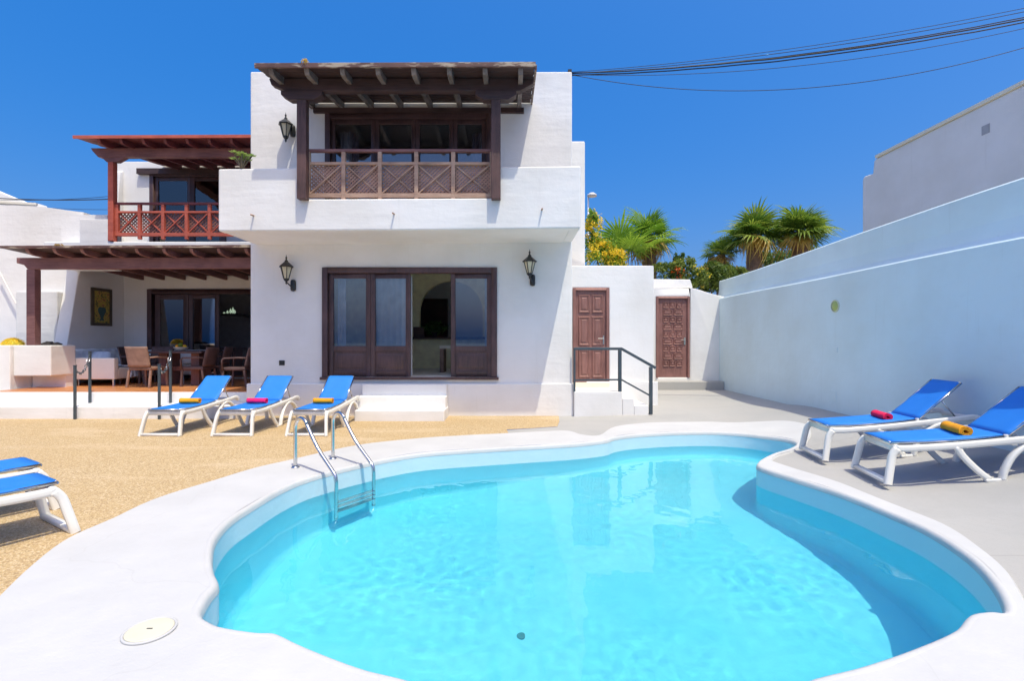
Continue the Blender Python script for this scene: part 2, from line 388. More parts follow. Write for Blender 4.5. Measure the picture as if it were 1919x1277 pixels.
def region(outer, holes, step, zf, edge=None, jitter=.25):
    pts = []; edges = []
    for loop in [outer] + list(holes):
        lp = resample(loop, edge or step); o = len(pts); pts += lp
        edges += [(o + i, o + (i + 1) % len(lp)) for i in range(len(lp))]
    xs = [p[0] for p in outer]; ys = [p[1] for p in outer]; rnd = random.Random(3)
    x = min(xs) + step / 2
    while x < max(xs):
        y = min(ys) + step / 2
        while y < max(ys):
            p = (x + rnd.uniform(-jitter, jitter) * step, y + rnd.uniform(-jitter, jitter) * step)
            if inside(p, outer) and not any(inside(p, h) for h in holes): pts.append(Vector(p))
            y += step
        x += step
    r = delaunay_2d_cdt([Vector(p) for p in pts], edges, [], 0, 1e-5)
    vs, fs = r[0], r[2]; mb = MB(); keep = []
    for f in fs:
        c = sum((vs[i] for i in f), Vector((0, 0))) / len(f)
        if inside(c, outer) and not any(inside(c, h) for h in holes): keep.append(tuple(f))
    mb.add([(p.x, p.y, zf(p.x, p.y)) for p in vs], keep); return mb
def offset(poly, d):       # poly counter-clockwise: positive d moves outward
    n = len(poly); out_ = []
    for i in range(n):
        a = Vector(poly[i - 1]); c = Vector(poly[(i + 1) % n]); tt = (c - a).normalized()
        out_.append(Vector(poly[i]) + Vector((tt.y, -tt.x)) * d)
    return out_
def ccw(poly):
    a = sum(poly[i - 1][0] * poly[i][1] - poly[i][0] * poly[i - 1][1] for i in range(len(poly)))
    return poly if a > 0 else poly[::-1]
def sm(a, b_, x):
    u = min(1, max(0, (x - a) / (b_ - a))); return u * u * (3 - 2 * u)

# ------------------------------------------------------------------ ground, pool
def gz(x, y):
    g = .27 * sm(3.55, 5.3, x) * (1 - sm(8.3, 10.5, y)) + .20 * sm(8.2, 11.6, y) * sm(1.0, 2.2, x)
    return max(g, .27 * sm(3.55, 5.3, x) * .8)
inner_px = [(753, 1276), (684, 1259), (615, 1234), (560, 1211), (519, 1192), (483, 1190), (429, 1182), (402, 1174), (379, 1155), (394, 1122), (411, 1099),
            (402, 1075), (399, 1050), (405, 1015), (433, 980), (478, 950), (527, 921), (574, 901), (630, 885), (680, 873), (738, 861), (800, 852), (900, 845),
            (1000, 839), (1080, 834), (1134, 828), (1154, 822), (1192, 817), (1260, 813), (1335, 812), (1390, 815), (1431, 820), (1470, 827), (1492, 835), (1479, 843), (1450, 852),
            (1431, 861), (1421, 868), (1419, 876), (1440, 885), (1479, 897), (1575, 928), (1671, 967), (1742, 1000), (1814, 1048), (1862, 1101), (1881, 1149),
            (1850, 1151), (1814, 1158), (1786, 1187), (1709, 1221), (1613, 1254), (1522, 1277)]
inner = [G(*p) for p in inner_px] + [(.95, 1.91), (.5, 1.85), (0, 1.87)]
inner = ccw([tuple(p) for p in spline(inner, 5)])
outer_px = [(0, 1124), (58, 1068), (128, 1015), (214, 975), (300, 936), (400, 905), (480, 880), (550, 864), (644, 842), (715, 831), (800, 823), (900, 817),
            (1000, 812), (1062, 810), (1090, 817), (1125, 818), (1153, 802), (1215, 795), (1290, 793), (1359, 794), (1455, 802), (1508, 813), (1519, 822), (1513, 833),
            (1486, 847), (1456, 856.5), (1447, 866), (1479, 878), (1575, 909), (1671, 948), (1766, 986), (1838, 1034), (1886, 1077), (1919, 1134)]
outer = [G(*p) for p in outer_px]
outer = [tuple(p) for p in spline(outer, 5, False)] + [(2.95, 2.1), (3.1, 1.2), (3.1, -7), (-3.7, -7), (-3.6, .8), (-3.1, 2.0), (-2.75, 2.45)]  # unseen white stretch behind the camera, extended to bounce light onto the villa
outer = ccw(outer)
rim = offset(inner, .045)
region(outer, [[tuple(p) for p in rim]], .22, lambda x, y: .018 + .006 * noise.noise(Vector((x * 2, y * 2, 0))) + gz(x, y), edge=.08).build('pool_coping', M['coping'], smooth=True, up=True, kind='structure')
def wallskin(loop_offs, name, mat, **kw):
    mb = MB(); n = len(inner); rows = []
    for d, z in loop_offs:
        lp = offset(inner, d) if d else inner; rows.append([(p[0], p[1], (z(p[0], p[1]) if callable(z) else z)) for p in lp])
    vs = [p for r in rows for p in r]
    fs = [(i * n + k, i * n + (k + 1) % n, (i + 1) * n + (k + 1) % n, (i + 1) * n + k) for i in range(len(rows) - 1) for k in range(n)]
    return mb.add(vs, fs).build(name, mat, smooth=True, **kw)
zc = lambda dz: (lambda x, y: .018 + .006 * noise.noise(Vector((x * 2, y * 2, 0))) * 0 + gz(x, y) + dz)
wallskin([(.06, zc(-.004)), (.045, zc(.0)), (.028, zc(.004)), (.012, zc(-.004)), (.002, zc(-.02)), (-.002, zc(-.05))], 'pool_coping_edge', M['coping'], kind='structure')
sk_ = offset(oo_ := outer, -.001); rows_ = [(0, .016), (.012, .004), (.014, -.06)]
mb = MB(); n_o = len(outer); vs_ = []
for d_, z_ in rows_: vs_ += [(p[0], p[1], gz(*outer[i]) + z_) for i, p in enumerate(offset(outer, d_))]
mb.add(vs_, [(i * n_o + k, i * n_o + (k + 1) % n_o, (i + 1) * n_o + (k + 1) % n_o, (i + 1) * n_o + k) for i in range(2) for k in range(n_o)]).build('pool_coping_side', M['coping'], smooth=True, kind='structure')
def floor_z(x, y):
    bulb = sm(5.0, 6.4, y + .25 * x - .6)
    return -(1.18 + .22 * sm(5.5, 2.2, y)) * (1 - bulb) - .75 * bulb
FS = 1.0
wl = wallskin([(0, zc(-.045)), (.0, -.12), (0, -.205), (0, -.3), (-.0, lambda x, y: -.2 + (floor_z(x, y) + .2) * FS + .06), (-.03, lambda x, y: -.2 + (floor_z(x, y) + .2) * FS + .015), (-.07, lambda x, y: -.2 + (floor_z(x, y) + .2) * FS)], 'pool_wall', M['pool'], kind='structure')
fi = [tuple(p) for p in offset(inner, -.068)]
region(inner, [], .2, lambda x, y: -.2 + (floor_z(x, y) + .2) * FS - .002, edge=.08).build('pool_floor', M['pool'], smooth=True, up=True, kind='structure')
region(inner, [], .038, lambda x, y: -.2 + .0011 * noise.noise(Vector((x * 4.5, y * 4.5, 1))) + (.0014 * noise.noise(Vector((x * 11, y * 13, 5))) + .0009 * noise.noise(Vector((x * 19, y * 22, 9)))) * (.6 + noise.noise(Vector((x * .9, y * .9, 2)))), edge=.04).build('pool_water', M['water'], smooth=True, up=True, kind='structure')

# gravel and concrete
bx = [G(*p) for p in ((1047, 775), (1049, 790), (1045, 800), (1000, 803), (950, 806))]
oo = [tuple(p) for p in outer]
def near(p): return min(range(len(oo)), key=lambda i: (oo[i][0] - p[0]) ** 2 + (oo[i][1] - p[1]) ** 2)
big_hole = [tuple(p) for p in offset(oo, -.03)]
g_out = [(-18, -7.2), (.0, -7.2), (.0, 6.9), bx[4], bx[3], bx[2], bx[1], bx[0], (bx[0][0], 9.2), (-18, 9.2)]  # gravel, like the concrete, extended unseen behind the camera for bounce light
g_out = ccw(g_out)
def ground(outline, step, zf, name, mat, **kw):
    # cut the coping outline out of the sheet by keeping only what lies outside it
    pts = []; edges = []
    for loop, st in ((outline, .35), (big_hole, .12)):
        lp = resample(loop, st); o = len(pts); pts += lp; edges += [(o + i, o + (i + 1) % len(lp)) for i in range(len(lp))]
    x = min(p[0] for p in outline) + step / 2
    while x < max(p[0] for p in outline):
        y = min(p[1] for p in outline) + step / 2
        while y < max(p[1] for p in outline):
            if inside((x, y), outline) and not inside((x, y), big_hole): pts.append(Vector((x, y)))
            y += step
        x += step
    r = delaunay_2d_cdt([Vector(p) for p in pts], edges, [], 0, 1e-5); vs, fs = r[0], r[2]; keep = []
    for f in fs:
        c = sum((vs[i] for i in f), Vector((0, 0))) / len(f)
        if inside(c, outline) and not inside(c, big_hole): keep.append(tuple(f))
    used = sorted({i for f in keep for i in f}); ix = {v_: k for k, v_ in enumerate(used)}
    return MB().add([(vs[i].x, vs[i].y, zf(vs[i].x, vs[i].y)) for i in used], [tuple(ix[i] for i in f) for f in keep]).build(name, mat, smooth=True, up=True, kind='structure', **kw)
ground(g_out, .5, lambda x, y: .008 * noise.noise(Vector((x, y, 0))) * (1 if y < 8 else 0), 'gravel_ground', M['gravel'])
c_out = ccw([(.0, -7.2), (9.5, -7.2), (9.5, 13), (bx[0][0], 13), (bx[0][0], 9.2), bx[0], bx[1], bx[2], bx[3], bx[4], (.0, 6.9)])
ground(c_out, .25, lambda x, y: -.004 + gz(x, y) + .004 * noise.noise(Vector((x * 1.5, y * 1.5, 4))), 'concrete_ground', M['concrete'])
# land behind and beside, the sea beyond the camera
MB().add([(-300, 13, -.1), (300, 13, -.1), (300, 600, 8), (-300, 600, 8)], [(0, 1, 2, 3)]).add([(-300, -12, -.1), (-18, -12, -.1), (-18, 13, -.1), (-300, 13, -.1)], [(0, 1, 2, 3)]) \
    .add([(9.5, -12, -.1), (300, -12, -.1), (300, 13, -.1), (9.5, 13, -.1)], [(0, 1, 2, 3)]).add([(-18, -12, -.1), (9.5, -12, -.1), (9.5, -7.2, -.1), (-18, -7.2, -.1)], [(0, 1, 2, 3)]) \
    .add([(-300, -12, -.1), (300, -12, -.1), (300, -14, -25), (-300, -14, -25)], [(0, 1, 2, 3)]).build('terrain', M['soil'], kind='structure')
MB().add([(-4000, -4500, -24), (4000, -4500, -24), (4000, -13, -24), (-4000, -13, -24)], [(0, 1, 2, 3)]).build('sea', M['sea'], kind='structure')
# raised planting ground behind the annex walls
MB().box(3.0, 30, 12.6, 40, -.1, 2.2).build('upper_garden_ground', M['soil'], kind='structure')

# ------------------------------------------------------------------ main villa
DF = 9.15
villa = thing('villa', 'large white two storey villa with dark wooden balcony above a sliding door', 'house', (-1.9, 9.15, 0))
GH = (X(607, DF), X(930, DF), .72, 2.74)
UH = (X(612, DF), X(919, DF), 3.42, 5.61)
mb = MB(); mb.wall(-4.88, 1.12, -.05, 6.42, DF, DF + .28, [GH, UH])
mb.wall(DF + .281, 14.5, -.05, 6.40, -4.878, -4.60, axis='x'); mb.wall(DF + .281, 14.5, -.05, 6.40, .86, 1.118, axis='x')
mb.build('wall', M['white'], villa, bevel=.025)
MB().box(-4.595, .855, DF + .285, 14.4, 5.95, 6.12).build('roof', M['white2'], villa)
MB().wall(-4.59, .855, -.05, 6.3, 14.2, 14.45).build('rear_wall', M['white2'], villa)
# balcony tray
PD = 8.0
bt = MB()
bl, brr = X(409, PD), X(1089, PD); ol, orr = X(561, PD), X(935, PD); ztop = Z(316, PD); zlow = Z(373, PD); zbot = Z(436, PD)
bt.prism([(bl, zbot + .02), (bl, ztop), (ol, ztop + .015), (ol, zlow), (orr, zlow + .02), (orr, ztop + .03), (brr, ztop + .05), (brr, zbot + .07), (-1.5, zbot + .04)], 'y', PD, PD + .18)
bt.build('balcony_parapet', M['white'], villa, bevel=.03)
b2 = MB(); b2.box(bl + .003, bl + .18, PD + .182, DF - .002, zbot + .03, ztop - .01); b3 = MB().box(brr - .18, brr - .003, PD + .182, DF - .002, zbot + .075, ztop + .03).build('balcony_side_wall', M['white'], villa, bevel=.02)
b2.build('balcony_side_wall', M['white'], villa, bevel=.02)
MB().add([(bl + .182, PD + .181, zbot + .035), (brr - .182, PD + .181, zbot + .075), (brr - .182, DF - .002, zbot + .06), (bl + .182, DF - .002, zbot + .02),
          (bl + .182, PD + .181, 3.4), (brr - .182, PD + .181, 3.4), (brr - .182, DF - .002, 3.4), (bl + .182, DF - .002, 3.4)],
         [(0, 3, 2, 1), (4, 5, 6, 7), (0, 1, 5, 4), (1, 2, 6, 5), (2, 3, 7, 6), (3, 0, 4, 7)]).build('balcony_floor', M['white'], villa)
# plinth
pl = MB(); pl.box(-4.93, 1.14, DF - .045, DF - .001, -.05, .60); pl.build('plinth', M['white'], villa, bevel=.02)
# rear wing right of the block
MB().box(1.122, X(1097, 10.35), 10.35, 14, -.05, Z(264, 10.35)).build('side_wing', M['white'], villa, bevel=.03)
# rooms
rm = MB(); rm.box(-4.59, .85, DF + .29, 14.19, .60, .70); rm.build('room_floor', M['white_room'], villa)
rm = MB(); rm.box(-4.59, .85, DF + .29, 14.19, 3.1, 3.36); rm.build('room_ceiling', M['white_room'], villa)
AD = 12.2
ax0, ax1 = X(787, AD), X(905, AD); acx = (ax0 + ax1) / 2; ar = (ax1 - ax0) / 2; az = Z(636, AD)
poly = [(-4.59, .705), (.85, .705), (.85, 3.095), (-4.59, 3.095)]
aw = MB(); arc = [(acx + ar * math.cos(a), Z(585, AD) + (Z(527, AD) - Z(585, AD)) * math.sin(a)) for a in [math.pi * k / 20 for k in range(21)]]
aw.box(-4.59, ax0, AD, AD + .15, .705, 3.095); aw.box(ax1, .85, AD, AD + .15, .705, 3.095); aw.box(ax0, ax1, AD, AD + .15, .705, az)
aw.prism([(ax1, 3.095)] + arc + [(ax0, 3.095)], 'y', AD, AD + .15)
aw.build('arch_wall', M['cream_room'], villa)
MB().box(ax0 - .15, ax1 + .1, AD - .1, AD + .3, az, az + .05).build('counter_top', M['wood'], villa)
MB().box(ax0 - .15, ax0 + .12, AD - .05, AD - .002, az + .05, az + .3).build('counter_end', M['wood'], villa)
MB().box(-2.9, -1.85, 14.1, 14.15, .705, 2.6).build('inner_door', M['wood'], villa)

def leaf(parent, x0, x1, z0, z1, y, split=None, mat=None, glass=None, fr=.085, th=.05, name='door_leaf'):
    mat = mat or M['door_wood']; glass = glass or M['glass']
    f = MB(); f.box(x0, x0 + fr, y, y + th, z0, z1); f.box(x1 - fr, x1, y, y + th, z0, z1)
    f.box(x0 + fr, x1 - fr, y, y + th, z1 - fr, z1); f.box(x0 + fr, x1 - fr, y, y + th, z0, z0 + fr * 1.2)
    if split: f.box(x0 + fr, x1 - fr, y, y + th, split - fr * .6, split + fr * .6)
    o = f.build(name, mat, parent, bevel=.006)
    gz0 = split + fr * .6 if split else z0 + fr * 1.2
    MB().box(x0 + fr - .004, x1 - fr + .004, y + th * .45, y + th * .55, gz0 - .004, z1 - fr + .004).build('glass_pane', glass, o)
    if split:
        a, b_, c, d = x0 + fr, x1 - fr, z0 + fr * 1.2, split - fr * .6
        MB().box(a, b_, y + .022, y + .04, c, d).build('recessed_panel', mat, o)
        i = .05; MB().add([(a + i, y + .0215, c + i), (b_ - i, y + .0215, c + i), (b_ - i, y + .0215, d - i), (a + i, y + .0215, d - i),
                           (a + i * 1.6, y + .006, c + i * 1.6), (b_ - i * 1.6, y + .006, c + i * 1.6), (b_ - i * 1.6, y + .006, d - i * 1.6), (a + i * 1.6, y + .006, d - i * 1.6)],
                          [(0, 1, 5, 4), (1, 2, 6, 5), (2, 3, 7, 6), (3, 0, 4, 7), (4, 5, 6, 7)]).build('raised_field', mat, o, bevel=.004)
    return o
def frame(parent, x0, x1, z0, z1, y, t_=.075, dep=.1, mat=None, sill=True):
    f = MB(); f.box(x0 - .02, x0 + t_, y, y + dep, z0, z1 + .02); f.box(x1 - t_, x1 + .02, y, y + dep, z0, z1 + .02)
    f.box(x0 + t_, x1 - t_, y, y + dep, z1 - t_, z1 + .02)
    if sill: f.box(x0 - .05, x1 + .05, y - .03, y + dep, z0 - .05, z0 - .001)
    return f.build('door_frame', mat or M['door_wood'], parent, bevel=.006)
x0, x1, z0, z1 = GH
frame(villa, x0, x1, z0, z1, DF - .04, .085, .14)
sp = Z(654, DF)
a = x0 + .085; ws = [X(694, DF), X(769, DF)]
leaf(villa, a, ws[0], z0, z1 - .09, DF + .03, sp); leaf(villa, ws[0] + .003, ws[1], z0, z1 - .09, DF + .03, sp)
leaf(villa, X(845, DF), x1 - .085, z0, z1 - .09, DF + .03, sp)
def curtain(x0, x1, z0, z1, y, parent, mat=None, amp=.03, taper=0):
    mb = MB(); n = 40; vs = []
    for j, z in enumerate((z0, (z0 + z1) / 2, z1)):
        for i in range(n + 1):
            u = i / n; xx = x0 + (x1 - x0) * (u if not taper else u * (1 - taper * (j / 2)) + (taper * (j / 2) if taper > 0 else 0))
            vs.append((xx, y + amp * math.sin(u * 2 * math.pi * (x1 - x0) * 9 + j * .3), z))
    fs = [(j * (n + 1) + i, j * (n + 1) + i + 1, (j + 1) * (n + 1) + i + 1, (j + 1) * (n + 1) + i) for j in range(2) for i in range(n)]
    return mb.add(vs, fs).build('curtain', mat or M['curtain'], parent, smooth=True)
curtain(X(626, DF), X(642, DF), .74, 2.62, DF + .2, villa, amp=.02)
curtain(X(697, DF), X(770, DF), .74, 2.62, DF + .16, villa, amp=.008)
curtain(X(908, DF), X(926, DF), .74, 2.62, DF + .2, villa, amp=.02, taper=-.0)
# upper sliding door
x0, x1, z0, z1 = UH
frame(villa, x0, x1, z0, z1, DF - .03, .08, .14)
xs = [x0 + .08, X(703, DF), X(779, DF), X(850, DF), x1 - .08]
for i in range(4): leaf(villa, xs[i], xs[i + 1] - .004, z0, z1 - .085, DF + .03 + .0 * i, None, glass=M['glass_dark'], fr=.075)
curtain(X(628, DF), X(650, DF), 3.45, 5.42, DF + .3, villa); curtain(X(650, DF), X(662, DF), 3.45, 5.42, DF + .33, villa, M['curtain_band'])
curtain(X(882, DF), X(899, DF), 3.45, 5.42, DF + .33, villa, M['curtain_band']); curtain(X(899, DF), X(915, DF), 3.45, 5.42, DF + .3, villa)
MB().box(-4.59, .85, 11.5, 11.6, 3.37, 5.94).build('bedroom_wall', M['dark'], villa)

# balcony roof: boards, rafters, beam, posts
def slat_roof(parent, name, xa, xb, y0, zy0, y1, zy1, board=.105, gap=.006, th=.022, mat=None):
    n = max(2, int(round(math.hypot(y1 - y0, zy1 - zy0) / board))); root = None
    for i in range(n):
        u0 = i / n; u1 = (i + 1) / n; ya, yb = y0 + (y1 - y0) * u0, y0 + (y1 - y0) * u1 - gap; za, zb = zy0 + (zy1 - zy0) * u0, zy0 + (zy1 - zy0) * u1
        j = random.uniform(-.012, .012)
        b_ = MB().add([(xa + j, ya, za), (xb + j, ya, za), (xb + j, yb, zb), (xa + j, yb, zb), (xa + j, ya, za + th), (xb + j, ya, za + th), (xb + j, yb, zb + th), (xa + j, yb, zb + th)],
                      [(0, 3, 2, 1), (4, 5, 6, 7), (0, 1, 5, 4), (1, 2, 6, 5), (2, 3, 7, 6), (3, 0, 4, 7)])
        if root is None: root = b_.build(name, mat, parent)
        else: b_.build('roof_board', mat, root)
    return root
def rafters(root, xs_, y0, z0_, y1, z1_, wd=.07, ht=.11, mat=None):
    for x in xs_:
        dz = (z1_ - z0_) / (y1 - y0)
        pl_ = [(y0 + .02, z0_), (y1, z1_), (y1, z1_ - ht), (y0 + .16, z0_ + .14 * dz - ht), (y0 + .06, z0_ - ht * .75), (y0 + .03, z0_ - ht * .4)]
        MB().prism(pl_, 'x', x - wd / 2, x + wd / 2).build('rafter', mat, root, bevel=.004)
E0, E1 = 7.5, DF - .005
zE0, zE1 = 5.58, 5.83
xl, xr = X(480, E0), X(1003, E0)
br_ = slat_roof(villa, 'balcony_roof', xl, xr, E0, zE0, E1, zE1, mat=M['wood'])
br_['label'] = 'dark slatted wooden roof over the upper balcony'
fz = MB(); fz.bar((xl - .01, E0 - .018, zE0 + .012), (xr + .01, E0 - .018, zE0 + .03), .03, .075); fz.build('fascia', M['wood_worn'], br_, bevel=.006)
fz = MB(); fz.bar((xr + .015, E0, zE0 + .005), (xr + .015, E1, zE1 + .005), .03, .07); fz.build('barge_board', M['wood_worn'], br_)
rafters(br_, [X(506 + 67.2 * k, E0) for k in range(8)], E0, zE0, E1, zE1, .075, .115, M['woody'])
bz = 5.42
MB().prism([(X(508, 7.95) + .0, bz + .2), (X(1000, 7.95), bz + .2), (X(1000, 7.95), bz + .12), (X(975, 7.95), bz), (X(540, 7.95), bz), (X(512, 7.95), bz + .1)], 'y', 7.89, 8.01).build('beam', M['wood'], br_, bevel=.006)
MB().bar((X(590, DF), DF - .04, zE1 - .16), (.22, DF - .04, zE1 - .16), .06, .09).build('wall_plate', M['wood'], br_)
for cx in (X(569, 7.95), X(930, 7.95)):
    MB().prism([(cx - .33, bz - .003), (cx + .33, bz - .003), (cx + .33, bz - .07), (cx + .2, bz - .15), (cx - .2, bz - .15), (cx - .33, bz - .07)], 'y', 7.87, 8.02).build('post_bracket', M['wood'], br_, bevel=.006)
    MB().box(cx - .075, cx + .075, 7.87, 7.998, zlow - .03, bz - .152).build('post', M['woodz'], br_, bevel=.008)
# railing
def railing(parent, xs_, y, zb, zm, zt, rail_m, lat_m, hw=.03, top_m=None, lattice=.062, name='balcony_railing'):
    x0, x1 = xs_[0], xs_[-1]
    root = MB().box(x0, x1, y - .03, y + .03, zb - .035, zb + .035).build(name, rail_m, parent, bevel=.004)
    MB().box(x0, x1, y - .03, y + .03, zm - .022, zm + .022).build('middle_rail', rail_m, root, bevel=.004)
    MB().box(x0, x1, y - .035, y + .035, zt - .022, zt + .022).build('top_rail', top_m or rail_m, root, bevel=.004)
    for i, x in enumerate(xs_): MB().box(x - .032, x + .032, y - .034, y + .028, zb - (.10 if 0 < i < len(xs_) - 1 else .03), zt - .023).build('baluster_post', rail_m, root, bevel=.004)
    for a, b_ in zip(xs_, xs_[1:]):
        a += .033; b_ -= .033; c, d = zb + .036, zm - .023
        MB().bar((a, y - .012, c), (b_, y - .012, d), .021, .022, (0, 1, 0)).build('cross_brace', rail_m, root)
        MB().bar((a, y + .0135, d), (b_, y + .0135, c), .021, .022, (0, 1, 0)).build('cross_brace', rail_m, root)
        lt = MB(); W_, H_ = b_ - a, d - c
        for sgn, yy in ((1, y + .030), (-1, y + .037)):
            k = -H_ - W_
            while k < W_ + H_:
                # line x = k + t, z = t (or mirrored)
                t0 = max(0, -k); t1 = min(H_, W_ - k)
                if t1 - t0 > .01:
                    p = (a + k + t0, yy, c + t0); q = (a + k + t1, yy, c + t1)
                    if sgn < 0: p = (a + W_ - (k + t0), yy, c + t0); q = (a + W_ - (k + t1), yy, c + t1)
                    lt.bar(p, q, .006, .027, (0, 0, 1) if False else Vector((q[0] - p[0], 0, q[2] - p[2])).cross(Vector((0, 1, 0))))
                k += lattice
        lt.build('lattice', lat_m, root)
    return root
rx = [X(p, 8.0) for p in (579, 645, 713, 781, 850, 922)]
railing(villa, [x_ * 8.07 / 8 for x_ in rx], 8.07, Z(367, 8.07), Z(307, 8.07), Z(283, 8.07), M['wood_brown'], wood('lattice_wood', (.22, .12, .09), (.42, .25, .18)), top_m=M['maroon'])

# main steps
st = thing('entrance_steps', 'three broad white plastered steps up to the large sliding door', 'steps', (-2.0, 8.9, 0))
for (y0, xa, xb, z0, z1) in ((8.5, X(664, 8.5), X(833, 8.5), -.02, .19), (8.78, X(669, 8.8), X(836, 8.8), -.02, .395), (9.0, X(678, 9), X(838, 9), -.02, .60)):
    MB().box(xa, xb, y0, 9.104, z0, z1).build('step', M['white'], st, bevel=.02)

# wall fittings
tag(MB().box(X(524, DF), X(534, DF), DF - .012, DF + .01, Z(685, DF), Z(676, DF)).build('wall_vent', M['black'], None), 'small square dark vent low on the villa wall', 'vent')
for i, (px, py, lb) in enumerate(((476, 404, 'small drain spout on the balcony parapet below the pale succulent'), (739, 401, 'small drain spout centred on the balcony parapet'), (1016, 393, 'small drain spout at the right end of the balcony parapet'))):
    s_ = thing('drain_spout', lb, 'spout', (X(px, PD), PD, Z(py, PD)), 0, 'drain spouts along the balcony parapet')
    MB().sweep([(X(px, PD), PD + .03, Z(py, PD)), (X(px, PD), PD - .09, Z(py + 1, PD))], .014, 8).build('pipe', M['wood_brown'], s_, smooth=True)
def lantern(x, y, z, label, flip=False):
    r = thing('wall_lantern', label, 'lantern', (x, y, z), 0, 'wall lanterns on the white villa')
    s_ = .5; yy = -.17
    cage = [(-.001, 0)]
    n = 6
    MB().lathe([(.045, -.14), (.095, .06), (.1, .07)], (0 + x, y + yy, z), 6).build('glass_body', M['lamp_glass'], r)
    fr = MB()
    for k in range(6):
        a = 2 * math.pi * k / 6
        fr.bar((x + .047 * math.cos(a), y + yy + .047 * math.sin(a), z - .145), (x + .103 * math.cos(a), y + yy + .103 * math.sin(a), z + .07), .012, .012)
    fr.lathe([(.05, -.165), (.055, -.14), (.03, -.138)], (x, y + yy, z), 6); fr.build('cage', M['black'], r)
    MB().lathe([(.13, .065), (.135, .08), (.10, .11), (.05, .155), (.035, .165), (.03, .19), (.015, .2), (.012, .225), (.02, .24), (.006, .27), (.002, .3)], (x, y + yy, z), 6).build('cap', M['black'], r)
    MB().lathe([(.002, -.25), (.012, -.235), (.02, -.215), (.012, -.2), (.03, -.185), (.045, -.165)], (x, y + yy, z), 10).build('finial', M['black'], r, smooth=True)
    zz = z + (.02 if flip else -.25)
    MB().lathe([(.001, -.11), (.04, -.10), (.05, -.07), (.05, .07), (.04, .1), (.001, .11)], (x + .06, y - .02, zz), 10).build('back_plate', M['black'], r, smooth=True)
    MB().sweep([(x + .06, y - .02, zz), (x + .05, y - .08, zz - .03), (x + .02, y - .14, zz + (.02 if not flip else -.1)), (x, y + yy, z - .2)], .012, 6).build('bracket', M['black'], r, smooth=True)
lantern(X(536, DF - .17), DF, Z(241, DF - .17), 'black wall lantern beside the upper balcony post in sun and shade', True)
lantern(X(537, DF - .17), DF, Z(508, DF - .17), 'black wall lantern left of the ground floor sliding door')
lantern(X(993, DF - .17), DF, Z(498, DF - .17), 'black wall lantern right of the ground floor sliding door')

# ------------------------------------------------------------------ annexes with the two brown doors
D1 = 9.93
ann = thing('annex', 'low white annex with the six panel brown door beside the villa', 'annex', (2.0, D1, 0))
dx0, dx1, dz0, dz1 = X(1074, D1), X(1142, D1), .55, Z(540, D1)
mb = MB(); mb.wall(1.125, X(1226, D1), -.05, Z(498, D1), D1 - .0, D1 + .25, [(dx0, dx1, dz0, dz1)]); mb.build('wall', M['white2'], ann, bevel=.02)
MB().box(X(1226, D1) - .25, X(1226, D1) - .002, D1 + .252, 12.2, -.05, Z(498, D1) - .02).build('side_wall', M['white2'], ann)
MB().box(1.125, X(1226, D1) - .252, D1 + .26, 12.2, Z(498, D1) - .25, Z(498, D1) - .1).build('roof', M['white2'], ann)
MB().box(1.5, X(1234, D1 - .06), D1 - .05, D1 - .001, .0, .57).build('plinth', M['white2'], ann, bevel=.015)
def panel_door(parent, x0, x1, z0, z1, y, rows, mat, handle_right=True):
    f = MB(); t_ = .055
    f.box(x0, x0 + t_, y - .03, y + .08, z0, z1); f.box(x1 - t_, x1, y - .03, y + .08, z0, z1); f.box(x0 + t_, x1 - t_, y - .03, y + .08, z1 - t_, z1)
    f.build('door_frame', mat, parent, bevel=.006)
    d = MB().box(x0 + t_ + .003, x1 - t_ - .003, y + .015, y + .06, z0 + .005, z1 - t_ - .003).build('door', mat, parent)
    a, b_, c, e = x0 + t_ + .003, x1 - t_ - .003, z0 + .005, z1 - t_ - .003
    for (u0, u1, v0, v1, kind) in rows:
        xa, xb, za, zb = a + (b_ - a) * u0, a + (b_ - a) * u1, c + (e - c) * v0, c + (e - c) * v1
        q = MB(); m_ = min(xb - xa, zb - za) * .2
        yo, yi, yp = y + .0148, y - .008, y + .004
        # raised moulding ring sloping to a raised field
        ring = [(0, yo), (m_ * .35, yi), (m_ * .8, yp), (m_ * 1.1, y + .012), (m_ * 1.7, y - .004)]
        vs = []
        for ins, yy in ring: vs += [(xa + ins, yy, za + ins), (xb - ins, yy, za + ins), (xb - ins, yy, zb - ins), (xa + ins, yy, zb - ins)]
        fs = [(i * 4 + k, i * 4 + (k + 1) % 4, (i + 1) * 4 + (k + 1) % 4, (i + 1) * 4 + k) for i in range(len(ring) - 1) for k in range(4)] + [tuple(range(len(vs) - 4, len(vs)))]
        q.add(vs, fs).build('panel', mat, d)
    hx = b_ - .06; hz = z0 + (z1 - z0) * .45
    h = MB().box(hx - .02, hx + .02, y + .002, y + .0148, hz - .09, hz + .09)
    h.sweep([(hx, y + .01, hz + .03), (hx, y - .04, hz + .03), (hx - .11, y - .045, hz + .028)], .009, 8); h.build('handle', M['brass'], d)
    return d
six = []
for (v0, v1) in ((.05, .36), (.40, .72), (.76, .96)):
    six += [(.09, .47, v0, v1, 0), (.53, .91, v0, v1, 0)]
panel_door(ann, dx0, dx1, dz0, dz1, D1 + .01, six, M['door_brown'])
MB().box(dx0, dx1, D1 - .048 - .01, D1 - .002, .42, .548).build('threshold', M['beige'], ann)
